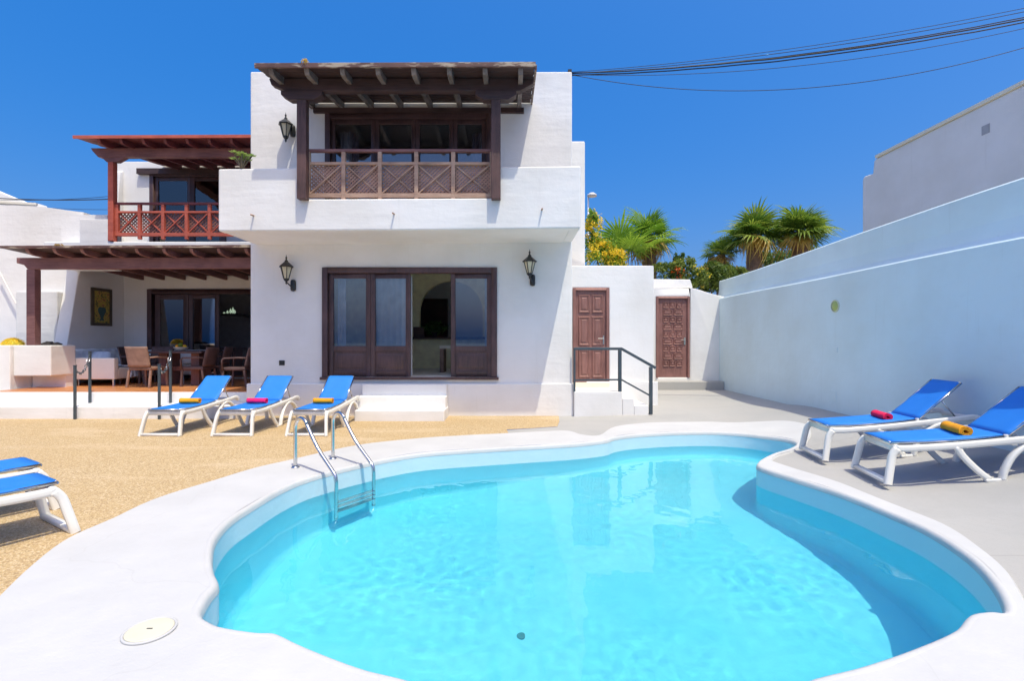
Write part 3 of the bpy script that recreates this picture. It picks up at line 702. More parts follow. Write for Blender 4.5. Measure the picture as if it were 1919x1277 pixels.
# landing and side steps
ld = thing('side_steps', 'white landing with two side steps in front of the six panel door', 'steps', (1.8, 9.4, 0))
MB().box(1.143, X(1167, 9.03), 9.03, D1 - .055, -.02, .455).build('landing', M['white2'], ld, bevel=.015)
MB().box(X(1167, 9.03) + .002, X(1189, 9.03), 9.03, D1 - .055, -.02, .33).build('step', M['white2'], ld, bevel=.012)
MB().box(X(1189, 9.03) + .002, X(1216, 9.03), 9.03, D1 - .055, -.02, .20).build('step', M['white2'], ld, bevel=.012)
RD = 9.07
hr = thing('handrail', 'dark grey steel handrail running down beside the white side steps', 'handrail', (1.9, RD, 0))
hp = [(X(1075, RD), Z(654, RD)), (X(1165, RD), Z(654, RD)), (X(1229, RD), Z(690, RD))]
MB().bar((hp[0][0], RD, hp[0][1]), (hp[1][0] + .01, RD, hp[1][1]), .045, .05).bar((hp[1][0], RD, hp[1][1]), (hp[2][0], RD, hp[2][1]), .045, .05).build('top_rail', M['iron'], hr, bevel=.006)
lp = [(X(1077, RD), Z(713, RD)), (X(1165, RD), Z(712, RD)), (X(1217, RD), Z(741, RD))]
MB().bar((lp[0][0], RD, lp[0][1]), (lp[1][0], RD, lp[1][1]), .022, .03).bar((lp[1][0], RD, lp[1][1]), (lp[2][0], RD, lp[2][1]), .022, .03).build('lower_rail', M['iron'], hr)
MB().box(X(1077, RD) - .018, X(1077, RD) + .018, RD - .018, RD + .018, .45, hp[0][1] - .026).build('post', M['iron'], hr)
MB().box(X(1162, RD) - .03, X(1162, RD) + .03, RD - .03, RD + .03, .32, hp[1][1] - .026).build('post', M['iron'], hr, bevel=.004)
MB().box(X(1220, RD) - .03, X(1220, RD) + .03, RD - .03, RD + .03, .04, Z(688, RD)).build('post', M['iron'], hr, bevel=.004)

D2 = 12.2
an2 = thing('rear_annex', 'low white rear wall with wavy top and the carved brown door', 'annex', (4.4, D2, 0))
ex0, ex1, ez0, ez1 = X(1230, D2), X(1293, D2), Z(708, D2), Z(556, D2)
prof = [(1215, 540), (1226, 540), (1292, 540), (1302, 541), (1314, 544), (1326, 548.5), (1339, 552), (1357, 556)]
top = [(X(p, D2), Z(q, D2)) for p, q in prof]
w2 = MB(); xA = top[0][0]; xB = 5.5
w2.prism([(xA, -.05), (ex0, -.05), (ex0, ez1), (ex0, top[1][1]), (xA, top[0][1])], 'y', D2, D2 + .3)
w2.prism([(ex0, ez1), (ex1, ez1), (ex1, top[2][1]), (ex0, top[1][1])], 'y', D2, D2 + .3)
w2.prism([(ex0, -.05), (ex1, -.05), (ex1, ez0), (ex0, ez0)], 'y', D2, D2 + .3)
w2.prism([(ex1, -.05), (xB, -.05), (xB, top[-1][1])] + top[:2:-1] + [(ex1, top[2][1])], 'y', D2, D2 + .3)
w2.build('wall', M['white2'], an2, bevel=.02)
MB().prism([(X(1210, 12.6), 2.0), (X(1297, 12.6), 2.0), (X(1297, 12.6), Z(537, 12.6)), (X(1293, 12.6), Z(524.5, 12.6)), (X(1210, 12.6), Z(523.5, 12.6))], 'y', 12.55, 12.8).build('coping_block', M['white2'], an2, bevel=.02)
rows = []
n = 9
for r in range(n):
    v1 = .965 - r * (.90 / n); v0 = v1 - .90 / n * .82
    if r % 2 == 0: rows += [(.16 + .235 * k, .16 + .235 * k + .20, v0, v1, 0) for k in range(3)]
    else: rows += [(.16, .49, v0, v1, 0), (.53, .86, v0, v1, 0)]
rows = [(a, b_, .06 + c * .93, .06 + d * .93, k) for a, b_, c, d, k in rows]
panel_door(an2, ex0, ex1, ez0, ez1, D2 + .01, rows, M['door_brown'])
MB().box(X(1227, 11.9), 5.145, 11.9, D2 - .002, .0, .40).build('door_step', M['concrete'], an2, bevel=.012)

# ------------------------------------------------------------------ right boundary wall, upper wall, neighbour
XW = 5.15
rw = thing('boundary_wall', 'long tall white boundary wall shaded blue on the right side', 'wall', (XW, 5, 0))
g = MB()
def sheet_wall(x_face, th, y0, y1, z0, ztop_f, mat, parent, name, n=60, cove=0):
    mb = MB(); cols = []
    for i in range(n + 1):
        y = y0 + (y1 - y0) * i / n; z = ztop_f(y); wob = .008 * noise.noise(Vector((y * .8, 0, 3)))
        cols.append([(x_face + wob + cove, y, z0), (x_face + wob + cove * .25, y, z0 + .12), (x_face + wob, y, z0 + .3), (x_face + wob, y, (z0 + z) / 2), (x_face + wob, y, z - .02), (x_face + wob + .02, y, z), (x_face + th, y, z), (x_face + th, y, z0)])
    k = len(cols[0]); vs = [p for c in cols for p in c]
    fs = [(i * k + j, i * k + (j + 1) % k, (i + 1) * k + (j + 1) % k, (i + 1) * k + j) for i in range(n) for j in range(k)] + [tuple(range(k)), tuple(n * k + j for j in range(k))]
    return mb.add(vs, fs).build(name, mat, parent)
sheet_wall(XW, .3, -6, 12.198, -.1, lambda y: 2.45 + .006 * math.sin(y * 1.3), M['blue_cast_wall'], rw, 'wall_body')
uw = thing('upper_garden_wall', 'set back white wall running above the blue shaded boundary wall', 'wall', (5.45, 5, 2.4))
sheet_wall(5.36, .3, -6, 12.7, 2.42, lambda y: 2.94 + .18 * sm(12.7, 4.5, y), M['blue_cast_wall'], uw, 'wall_body', cove=-.12)
def wall_plate(px, py, wd, ht, lb):
    D_ = XW * F / (px - 960); z = Z(py, D_)
    tag(MB().box(XW - .008, XW + .01, D_ - wd / 2, D_ + wd / 2, z - ht / 2, z + ht / 2).build('wall_plate', M['blue_cast_wall'], None, bevel=.003), lb, 'cover plate', 'white cover plates on the right wall')
wall_plate(1568, 656, .07, .08, 'small white cover plate below the round yellow light')
wall_plate(1563, 742, .12, .16, 'larger white cover plate low on the shaded wall')
D_ = XW * F / (1566 - 960)
rl = thing('round_wall_light', 'small round yellow green light set in the shaded boundary wall', 'wall light', (XW, D_, Z(574, D_)))
q = MB(); n = 24
q.add([(XW - .03 * (1 - (r_ / .085) ** 2), D_ + r_ * math.cos(2 * math.pi * k / n), Z(574, D_) + r_ * math.sin(2 * math.pi * k / n)) for r_ in (.001, .04, .07, .085) for k in range(n)],
      [(i * n + k, i * n + (k + 1) % n, (i + 1) * n + (k + 1) % n, (i + 1) * n + k) for i in range(3) for k in range(n)]).build('lens', plain('yellow_lens', (.40, .47, .14), .35), rl, smooth=True)
q = MB(); q.sweep([(XW - .006, D_ + .09 * math.cos(a_), Z(574, D_) + .09 * math.sin(a_)) for a_ in [2 * math.pi * k / 24 for k in range(25)]], .012, 6, False).build('rim', plain('cream_ring', (.6, .62, .45), .4), rl, smooth=True)

nb = thing('neighbour_house', 'tall pale grey neighbouring house rising above the right wall', 'house', (8, 5, 0))
XN = 8.0
MB().prism([(-8, 0), (11.22, 0), (11.22, Z(336, 11.22)), (11.15, Z(330, 11.15)), (10.9, Z(325, 10.9)), (10.86, Z(300, 10.86)), (10.8, Z(297, 10.8)), (-8, Z(297, 10.8) + .02)], 'x', XN, 16).build('wall', M['grey_wall'], nb, bevel=.04)
MB().box(XN - .03, XN + .2, -8, 10.78, Z(297, 10.8) + .0, Z(297, 10.8) + .06).build('roof_trim', M['beige'], nb)
Dn = XN * F / (1848 - 960)
MB().box(XN - .006, XN + .02, Dn - .07, Dn + .07, Z(251, Dn), Z(234, Dn)).build('air_vent', plain('grey_vent', (.4, .39, .4), .7), nb)

# ------------------------------------------------------------------ left wing: patio, second balcony
lw = thing('left_house', 'lower white neighbouring wing with red railed balcony above the patio', 'house', (-7.5, 12.6, 0))
DB = 12.6
PH = (X(279, DB), -5.35, .43, Z(544, DB))
MB().wall(-9.971, -4.885, .0, 3.21, DB, DB + .25, [PH]).build('patio_wall', M['white2'], lw, bevel=.015)
# left flank wall with slanted front
MB().prism([(10.75, -.05), (12.84, -.05), (12.84, 3.15), (11.42, 3.15), (11.3, 2.93)], 'x', -10.27, -9.972).build('buttress_wall', M['white2'], lw, bevel=.02)
# floor slab of the upper storey (front band of the red balcony)
US = 10.44
MB().box(-9.96, -4.885, US, DB + .25, 3.22, Z(453, US)).build('balcony_slab', M['white'], lw, bevel=.02)
# upper back wall and its doors
UP = (X(283, DB), -7.35, 3.62, Z(325, DB))
MB().wall(-10.15, -4.885, 3.57, 6.0, DB, DB + .25, [UP]).build('upper_wall', M['white2'], lw, bevel=.015)
MB().prism([(DB - .002, 3.56), (DB - .002, 5.75), (DB - .1, 5.7), (DB - .32, 3.56)], 'x', -10.15, -9.97).build('flank_wall', M['white2'], lw, bevel=.015)
frame(lw, *UP, DB - .03, .08, .14)
xs = [UP[0] + .08, X(357, DB), UP[1] - .08]
for i in range(2): leaf(lw, xs[i], xs[i + 1] - .004, UP[2], UP[3] - .085, DB + .03, None, glass=M['glass_dark'], fr=.09)
curtain(X(300, DB), X(318, DB), 3.65, 5.5, DB + .3, lw)
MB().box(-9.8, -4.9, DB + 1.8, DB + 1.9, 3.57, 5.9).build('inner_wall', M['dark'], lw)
MB().box(-9.8, -4.9, DB + .26, DB + 1.9, 5.8, 5.95).build('roof', M['white2'], lw)
# patio sliding door
frame(lw, *PH, DB - .04, .1, .16, sill=False)
leaf(lw, X(289, DB), X(352, DB), PH[2], PH[3] - .11, DB + .03, None, fr=.13); leaf(lw, X(352, DB) + .01, X(409, DB), PH[2], PH[3] - .11, DB + .03, None, fr=.1)
curtain(X(297, DB), X(303, DB), .45, 2.55, DB + .2, lw, amp=.02)
r_ = MB(); r_.box(-9.9, -4.9, DB + .26, 16, .3, .42); r_.build('patio_room_floor', M['tiles'], lw)
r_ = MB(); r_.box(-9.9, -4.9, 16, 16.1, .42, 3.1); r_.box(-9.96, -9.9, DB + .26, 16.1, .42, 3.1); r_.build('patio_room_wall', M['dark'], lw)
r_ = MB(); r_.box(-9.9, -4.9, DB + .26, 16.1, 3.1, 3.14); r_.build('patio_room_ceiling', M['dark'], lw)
# red balcony roof
q0, q1, zq0, zq1 = 10.05, DB - .01, 5.55, 5.88
rr = slat_roof(lw, 'balcony_roof', X(140, q0), -4.89, q0, zq0, q1, zq1, .12, mat=M['red_dark'])
rr['label'] = 'reddish slatted wooden roof over the left balcony'
MB().bar((X(140, q0) - .01, q0 - .018, zq0 + .012), (-4.89, q0 - .018, zq0 + .03), .03, .06).build('fascia', M['red_wood'], rr)
rafters(rr, [X(183 + 41.5 * k, q0) for k in range(7)], q0, zq0, q1, zq1, .06, .12, M['red_dark'])
MB().prism([(X(176, 10.5), 5.49), (-4.89, 5.49), (-4.89, 5.30), (X(190, 10.5), 5.30), (X(180, 10.5), 5.42)], 'y', 10.42, 10.54).build('beam', M['maroon'], rr, bevel=.005)
MB().prism([(X(196, 10.5), 5.298), (X(240, 10.5), 5.298), (X(225, 10.5), 5.2), (X(205, 10.5), 5.2)], 'y', 10.43, 10.53).build('post_bracket', M['maroon'], rr)
MB().box(X(208, 10.5), X(218, 10.5), 10.42, 10.54, Z(453, 10.5), 5.198).build('post', M['red_wood'], rr, bevel=.006)
MB().bar((X(262, DB), DB - .06, 5.72), (-4.89, DB - .06, 5.72), .1, .14).build('wall_plate', M['wood'], rr)
railing(lw, [X(p, 10.5) for p in (221, 263, 307, 351, 394, 437)], 10.5, Z(440, 10.5), Z(398, 10.5), Z(382, 10.5), M['red_wood'], wood('red_lattice_wood', (.12, .05, .04), (.24, .11, .08)), top_m=M['red_dark'], lattice=.075)
# boundary mass far left
lf = thing('left_boundary_wall', 'stepped white wall at the far left behind the pergola', 'wall', (-13, 11.3, 0))
DL = 11.32
tp = [(X(p, DL), Z(q, DL)) for p, q in ((146, 411), (157, 411), (157, 398), (140, 396), (75, 387), (0, 384), (-120, 380), (-600, 378))]
MB().prism([(tp[-1][0], -.05), (tp[0][0] + .0, -.05)] + tp, 'y', DL, DL + .3).build('wall_body', M['white'], lf)
tp2 = [(X(p, US), Z(q, US)) for p, q in ((207, 411), (150, 411))]
MB().prism([(tp2[1][0], 3.0), (tp2[0][0], 3.0), tp2[0], tp2[1]], 'y', US - .003, US + .3).build('upper_block', M['white'], lf, bevel=.01)
MB().box(X(145, DL), -9.0, DL - .4, DL + .001, 3.0, Z(411, DL)).build('link_wall', M['white'], lf)
MB().box(X(30, 11.1), X(108, 11.1), 11.1, DL - .002, -.05, Z(546, 11.1)).build('rough_block', M['rough_wall'], lf, bevel=.02)
MB().box(X(116, 11.25), X(128, 11.25), 11.24, DL - .003, 1.0, Z(565, 11.25)).build('side_door', M['red_wood'], lf)
MB().bar((X(-2, 11.2), 11.2, Z(508, 11.2)), (X(30, 11.2), 11.2, Z(570, 11.2)), .03, .03).build('stair_edge', M['grey_wall'], lf)
rf = thing('left_roof', 'pale gable roof tip above the far left white wall', 'roof', (-13, 12.2, 4))
MB().prism([(X(-400, 12), 3.8), (X(70, 12), 3.8), (X(70, 12), Z(388, 12)), (X(66, 12), Z(380, 12)), (X(45, 12), Z(379, 12)), (X(0, 12), Z(361, 12)), (X(-120, 12), Z(310, 12)), (X(-400, 12), Z(330, 12))], 'y', 12, 12.3).build('roof_body', M['white2'], rf)
MB().bar((X(-90, 11.97), 11.97, Z(374, 11.97)), (X(70, 11.97), 11.97, Z(383, 11.97)), .05, .05).build('roof_trim', M['beige'], rf)

# patio platform and steps
MB().box(-9.97, -4.935, 9.35, DB - .002, -.05, .415).build('patio_base', M['white'], None, bevel=.015, kind='structure')
MB().box(-9.96, -4.94, 9.365, DB - .003, .4155, .425).build('patio_floor', M['tiles'], None, kind='structure')
MB().box(-16, -9.972, 9.35, 9.85, -.05, .212).build('patio_step', M['white'], None, kind='structure')
MB().box(-16, -4.935, 8.76, 9.348, -.05, .215).build('patio_step', M['white'], None, bevel=.015, kind='structure')
pw = thing('planter_wall', 'white plastered planter wall carrying the pergola post', 'planter', (-9.3, 9.4, 0))
MB().box(X(25, 9.92), -9.32, 9.92, 10.49, .68, 1.30).build('planter_box', M['white'], pw, bevel=.02)
MB().box(-14, X(25, 9.92) - .002, 9.86, 10.5, .213, 1.302).build('planter_end', M['white'], pw, bevel=.02)
MB().box(X(27, 9.92), -9.36, 10.3, 10.48, .2, .678).build('planter_foot', M['white'], pw)
# pergola over the patio
pg = thing('pergola', 'maroon wooden pergola roof shading the dining patio', 'pergola', (-7.2, 10.6, .42))
g0, g1 = 9.55, DB - .01
pr = slat_roof(pg, 'pergola_roof', X(2, 9.55), -4.89, g0, 3.20, g1, 3.06, .14, mat=M['wood'])
MB().bar((X(0, 9.53), g0 - .018, 3.215), (-4.89, g0 - .018, 3.235), .03, .05).build('fascia', M['wood_worn'], pr)
rafters(pr, [X(48 + 51.5 * k, g0) for k in range(9)], g0, 3.20, g1, 3.06, .065, .11, M['maroon'])
MB().prism([(X(36, 10), 3.08), (-4.885, 3.09), (-4.885, 2.87), (X(56, 10), 2.85), (X(50, 10), 2.93), (X(36, 10), 2.97)], 'y', 9.95, 10.08).build('beam', M['maroon'], pg, bevel=.006)
MB().box(X(53, 10), X(69, 10), 9.96, 10.1, 1.30, 2.85).build('post', M['maroon'], pg, bevel=.01)

# ------------------------------------------------------------------ loungers and towels
def arcpts(pts, k=5): return [tuple(p) for p in spline(pts, k, False)]
def make_lounger(label):
    r = thing('sun_lounger', label, 'sun lounger')
    W = .265
    for sx in (-1, 1):
        x = sx * W
        side = arcpts([(x, -.01, .33), (x, .12, .325), (x, .45, .335), (x, .85, .36), (x, 1.2, .385), (x, 1.38, .40), (x, 1.44, .375), (x, 1.46, .34)], 3)
        MB().sweep(side, .027, 12, flat=(1.15, .62), sq=True).build('side_rail', M['plastic'], r, smooth=True)
        leg = arcpts([(x, .0, .33), (x, -.045, .27), (x * 1.04, -.075, .16), (x * 1.09, -.11, .02), (x * 1.1, -.115, .0)], 3)
        MB().sweep(leg, .026, 12, flat=(1.15, .7), sq=True).build('leg', M['plastic'], r, smooth=True)
        v1 = arcpts([(x, .46, .33), (x, .50, .24), (x * 1.03, .60, .10), (x * 1.05, .68, .02)], 3)
        MB().sweep(v1, .024, 12, flat=(1.1, .7), sq=True).build('leg', M['plastic'], r, smooth=True)
        MB().box(x * 1.05 - .022, x * 1.05 + .022, .64, .80, 0, .028).build('foot', M['plastic'], r, bevel=.008)
        v2 = arcpts([(x * 1.05, .77, .01), (x * 1.04, .80, .11), (x * 1.02, .88, .24), (x, 1.0, .325), (x, 1.13, .345), (x, 1.26, .29), (x * 1.02, 1.36, .17), (x * 1.05, 1.41, .0)], 4)
        MB().sweep(v2, .026, 12, flat=(1.1, .72), sq=True).build('leg', M['plastic'], r, smooth=True)
        MB().lathe([(.001, -.012), (.016, -.012), (.016, .012), (.001, .012)], (sx * .235, .86, .40), 8).build('knob', M['plastic'], r)
    MB().sweep([(-W * 1.09, -.105, .022), (W * 1.09, -.105, .022)], .024, 12, flat=(.8, 1.1), sq=True).build('foot_bar', M['plastic'], r, smooth=True)
    MB().sweep([(-W, .0, .325), (W, .0, .325)], .032, 12, flat=(1.1, .6), sq=True).build('front_bar', M['plastic'], r, smooth=True)
    MB().sweep([(-W, 1.43, .37), (W, 1.43, .37)], .025, 8).build('rear_bar', M['plastic'], r, smooth=True)
    for y in (.5, .9): MB().box(-W, W, y - .018, y + .018, .315, .335).build('cross_bar', M['plastic'], r)
    # seat: tube frame and sling
    st_ = MB()
    for sx in (-1, 1): st_.sweep([(sx * .225, -.03, .375), (sx * .225, .4, .368), (sx * .225, .86, .395)], .013, 8)
    st_.sweep([(-.225, -.03, .375), (.225, -.03, .375)], .013, 8); st_.build('seat_tube', M['steel'], r, smooth=True)
    def sling(y0, z0, y1, z1, nm_, sag, par):
        n, m_ = 10, 10; vs = []; d = Vector((0, y1 - y0, z1 - z0)); nv = Vector((0, -d.z, d.y)).normalized()
        for side in (1, -1):
            for j in range(m_ + 1):
                for i in range(n + 1):
                    u = i / n; v_ = j / m_; p = Vector((-.236 + .472 * u, y0, z0)) + d * v_
                    p += nv * (.014 - sag * math.sin(math.pi * u) * math.sin(math.pi * v_) + side * .003 - (.016 * (abs(u - .5) * 2) ** 12))
                    vs.append(tuple(p))
        k = (n + 1) * (m_ + 1); fs = []
        for sd in range(2):
            for j in range(m_):
                for i in range(n):
                    a = sd * k + j * (n + 1) + i; f = (a, a + 1, a + n + 2, a + n + 1); fs.append(f if sd == 0 else f[::-1])
        bd = [i for i in range(n + 1)] + [j * (n + 1) + n for j in range(1, m_ + 1)] + [m_ * (n + 1) + i for i in range(n - 1, -1, -1)] + [j * (n + 1) for j in range(m_ - 1, 0, -1)]
        fs += [(bd[i], bd[(i + 1) % len(bd)], bd[(i + 1) % len(bd)] + k, bd[i] + k) for i in range(len(bd))]
        return MB().add(vs, fs).build(nm_, M['sling'], par, smooth=True)
    sling(-.035, .375, .87, .396, 'seat', .012, r)
    bk = MB()
    for sx in (-1, 1): bk.sweep([(sx * .225, .88, .40), (sx * .225, 1.32, .77)], .012, 8)
    bk.sweep([(-.225, 1.32, .77), (.225, 1.32, .77)], .012, 8); bk.build('back_tube', M['steel'], r, smooth=True)
    sling(.865, .40, 1.325, .772, 'backrest', .01, r)
    for sx in (-1, 1): MB().sweep([(sx * .215, 1.12, .60), (sx * .215, 1.24, .41)], .008, 6).build('back_strut', M['steel'], r, smooth=True)
    return r
def make_towel(mat, L=.30, Rr=.045):
    prof = []; turns = 2.6; n = 64
    for i in range(n + 1):
        a = 2 * math.pi * turns * i / n; rr_ = .010 + (Rr - .012) * i / n; prof.append((rr_ * math.cos(a), rr_ * math.sin(a)))
    mb = MB(); th = .0095; m_ = 14; vs = []
    for j in range(m_ + 1):
        x = -L / 2 + L * j / m_; e = 1 + (.05 if j in (0, m_) else 0)
        for s_, off in ((0, 0), (1, th)):
            for (py, pz) in prof:
                l = math.hypot(py, pz); k = (l + off) / l * e; w_ = 1 + .03 * noise.noise(Vector((x * 14, py * 30, pz * 30)))
                vs.append((x + .004 * math.sin(py * 90), py * k * w_, pz * k * .86 * w_))
    c = n + 1; fs = []
    for j in range(m_):
        o0, o1 = j * 2 * c, (j + 1) * 2 * c
        for i in range(n):
            fs.append((o0 + i, o0 + i + 1, o1 + i + 1, o1 + i)); fs.append((o0 + c + i, o1 + c + i, o1 + c + i + 1, o0 + c + i + 1))
        fs.append((o0, o1, o1 + c, o0 + c)); fs.append((o0 + n, o0 + c + n, o1 + c + n, o1 + n))
    for j, fl in ((0, 0), (m_, 1)):
        o0 = j * 2 * c
        for i in range(n): f = (o0 + i, o0 + c + i, o0 + c + i + 1, o0 + i + 1); fs.append(f if not fl else f[::-1])
    mb.add(vs, fs); return mb.mesh('rolled_towel', mat, smooth=True)
lg = make_lounger('blue sun lounger with an orange towel, leftmost of the row by the villa')
GRP = 'blue sling sun loungers round the pool'
lg['group'] = GRP
def put(o, x, y, z, rz, sc=1, label=None, scz=None):
    o.location = (x, y, z); o.rotation_euler = (0, 0, rz); o.scale = (sc, sc, scz or sc)
    if label: o['label'] = label
    return o
towel_me = {'orange': make_towel(M['orange']), 'pink': make_towel(M['pink']), 'red': make_towel(M['red_towel'])}
def towel(kind, label, base, ly=.60, lx=0, extra=0):
    mtx = Matrix.Translation(base.location) @ Matrix.Rotation(base.rotation_euler.z, 4, 'Z') @ Matrix.Diagonal((*base.scale, 1))
    p = mtx @ Vector((lx, ly, .395 + .047))
    o = obj('rolled_towel', towel_me[kind], None, p, (0, 0, base.rotation_euler.z + extra)); tag(o, label, 'towel', 'rolled towels on the sun loungers'); return o
Y0 = 7.28
l1 = put(lg, -5.14, Y0, 0, 0, 1)
l2 = put(copy_tree(lg), -4.085, Y0, 0, R(-1), 1, 'blue sun lounger with a bright pink towel, middle of the row by the villa')
l3 = put(copy_tree(lg), -3.0, Y0, 0, R(-.5), 1, 'blue and white sun lounger with an orange towel, nearest the entrance steps')
l4 = put(copy_tree(lg), 3.68, 5.80, .055, R(-98), 1.03, 'sun lounger with a red towel against the shaded right wall', 1.0)
l5 = put(copy_tree(lg), 3.70, 4.89, .055, R(-100), 1.06, 'sun lounger with an orange towel at the right poolside, nearest the viewer', 1.0)
for l in (l4, l5): l.rotation_euler = (R(4.5), 0, l.rotation_euler.z)
l6 = put(copy_tree(lg), -3.48, 3.62, 0, R(149), 1, 'empty sun lounger cut off by the left edge, nearer the viewer')
l7 = put(copy_tree(lg), -4.08, 4.12, 0, R(149), 1, 'empty sun lounger at the left edge, mostly hidden behind the nearer one')
towel('orange', 'rolled orange towel on the lounger farthest left by the patio', l1, .52, .03)
towel('pink', 'rolled bright pink towel on the middle lounger by the villa', l2, .52, .03)
towel('orange', 'rolled orange towel on the lounger beside the entrance steps', l3, .52, .0)
tw = towel('red', 'rolled red towel on the lounger against the right wall', l4, .60, .02, R(-6)); tw.location.z += .035
tw = towel('orange', 'large rolled orange towel on the nearest right lounger', l5, .60, .0, R(-8)); tw.location.z += .045; tw.scale = (1.12, 1.12, 1.12)

# ------------------------------------------------------------------ pool ladder, lid, drain
pf1 = Vector((*G(554, 880), 0)); pf2 = Vector((*G(624.5, 863.5), 0))
ladder = thing('pool_ladder', 'stainless steel pool ladder with two arched handrails', 'pool ladder', (pf1.x, pf1.y, .02))
acr = (pf2 - pf1).normalized(); inw = Vector((acr.y, -acr.x, 0)).normalized()
if inw.dot(Vector((1, -1, 0))) < 0: inw = -inw
def rail_pts(f):
    def P(t_, z): return tuple(f + inw * t_ + Vector((0, 0, z)))
    base = [P(0, .02), P(0, .2), P(0, .36)]
    arcp = [P(.115 - .115 * math.cos(a), .44 + .125 * math.sin(a)) for a in [math.pi * k / 10 * .86 for k in range(11)]]
    return base + arcp + [P(.40, .28), P(.62, .10), P(.685, .045), P(.705, .0), P(.71, -.08), P(.71, -.35), P(.71, -.78)]
for f in (pf1, pf2):
    rl_ = MB().sweep([tuple(p) for p in spline(rail_pts(f), 3, False)], .0205, 12).build('handrail', M['steel'], ladder, smooth=True)
    MB().lathe([(.045, .0), (.045, .008), (.03, .016), (.022, .02)], (f.x, f.y, .018), 16).build('flange', M['steel'], ladder, smooth=True)
for z in (-.30, -.43, -.56):
    a = pf1 + inw * .71; b_ = pf2 + inw * .71
    MB().bar((a.x, a.y, z), (b_.x, b_.y, z), .075, .02).build('ladder_step', M['steel'], ladder, bevel=.006)
sk = thing('skimmer_lid', 'round cream skimmer lid set in the white pool surround', 'lid', (*G(281, 1192), .02))
sx_, sy_ = G(281, 1192)
MB().lathe([(.098, -.006), (.098, .001), (.092, .004), (.02, .005), (.001, .005)], (sx_, sy_, .028), 40).build('lid', M['cream_plastic'], sk)
ar_ = MB(); ar_.sweep([(sx_ + .105 * math.cos(2 * math.pi * k / 32), sy_ + .105 * math.sin(2 * math.pi * k / 32), .024) for k in range(33)], .007, 6, False); ar_.build('rim', M['coping'], sk, smooth=True)
MB().box(sx_ - .014, sx_ + .014, sy_ - .004, sy_ + .004, .030, .0345).build('finger_hole', M['black'], sk, bevel=.002)
dx, dy = G(977, 1189, -.2 - .55)
tag(MB().lathe([(.03, 0), (.03, .01), (.01, .014)], (dx, dy, -.2 + (floor_z(dx, dy) + .2) * FS), 14).build('floor_drain', plain('teal_drain', (.05, .3, .36), .6), None), 'small dark drain on the pool floor', 'drain')

# ------------------------------------------------------------------ chain posts on the patio edge
cp = [((141, 8.70), -.0, 686, 'dark iron post at the foot of the patio steps, leftmost of four'), ((169, 9.28), .213, 660, 'dark iron post on the patio step, left pair'),
      ((299, 8.70), .0, 684, 'dark iron post standing behind the leftmost lounger'), ((320, 9.28), .213, 658, 'dark iron post on the patio step, right pair')]
tops = []
for (px, D), z0, py, lb in cp:
    x = X(px, D); zt = Z(py, D); r = thing('chain_post', lb, 'post', (x, D, z0), 0, 'dark iron chain posts')
    MB().box(x - .018, x + .018, D - .018, D + .018, z0, zt).build('shaft', M['iron'], r, bevel=.004)
    MB().box(x - .021, x + .021, D - .021, D + .021, zt, zt + .012).build('cap', M['iron'], r)
    tops.append(Vector((x, D, zt - .05)))
for a, b_, lb in ((tops[0], tops[1], 'sagging link chain between the two left posts'), (tops[2], tops[3], 'sagging link chain between the two right posts')):
    r = thing('chain', lb, 'chain', tuple(a), 0, 'chains between the patio posts'); n = 14; L = (b_ - a)
    pts = [a + L * (i / n) - Vector((0, 0, .20 * 4 * (i / n) * (1 - i / n))) for i in range(n + 1)]
    for i in range(n):
        mid = (pts[i] + pts[i + 1]) / 2; d = (pts[i + 1] - pts[i]); l = d.length * .66; d.normalize(); s1 = d.cross(Vector((0, 0, 1))).normalized()
        if i % 2: s1 = d.cross(s1).normalized()
        loop = [mid + d * l * math.cos(2 * math.pi * k / 10) + s1 * .021 * math.sin(2 * math.pi * k / 10) for k in range(11)]
        MB().sweep(loop, .0065, 5, False).build('link', M['iron'] if i % 3 else M['steel'], r, smooth=True)

# ------------------------------------------------------------------ patio furniture
def make_chair(label, mat):
    r = thing('wicker_chair', label, 'chair', group='wicker dining chairs on the patio')
    MB().box(-.24, .24, -.22, .24, .36, .43).build('seat', mat, r, bevel=.02)
    vs = []; n = 8
    for s_ in (0, .03):
        for j in range(n + 1):
            z = .43 + .42 * j / n
            for i in range(n + 1):
                u = i / n; vs.append((-.24 + .48 * u, .22 + .09 * (j / n) ** 1.3 - .05 * (1 - (2 * u - 1) ** 2) * -1 + s_, z))
    k = (n + 1) ** 2; fs = [(s_ * k + j * (n + 1) + i, s_ * k + j * (n + 1) + i + 1, s_ * k + (j + 1) * (n + 1) + i + 1, s_ * k + (j + 1) * (n + 1) + i) for s_ in (0, 1) for j in range(n) for i in range(n)]
    bd = [i for i in range(n + 1)] + [j * (n + 1) + n for j in range(1, n + 1)] + [n * (n + 1) + i for i in range(n - 1, -1, -1)] + [j * (n + 1) for j in range(n - 1, 0, -1)]
    fs += [(bd[i], bd[(i + 1) % len(bd)], bd[(i + 1) % len(bd)] + k, bd[i] + k) for i in range(len(bd))]
    MB().add(vs, fs).build('backrest', mat, r, smooth=True)
    for sx in (-1, 1):
        MB().bar((sx * .235, -.2, .36), (sx * .24, -.22, 0), .04).build('leg', mat, r, bevel=.006)
        MB().bar((sx * .235, .22, .36), (sx * .245, .27, 0), .04).build('leg', mat, r, bevel=.006)
        MB().sweep([(sx * .26, -.2, .36), (sx * .27, -.21, .58), (sx * .27, -.17, .62), (sx * .26, .1, .63), (sx * .24, .25, .62)], .019, 6).build('arm', mat, r, smooth=True)
    return r
c0 = make_chair('tan wicker chair with its back turned to the pool', M['wicker'])
dk = make_chair('dark wicker chair tucked at the left end of the table', M['wicker_dark'])
FZ = .425
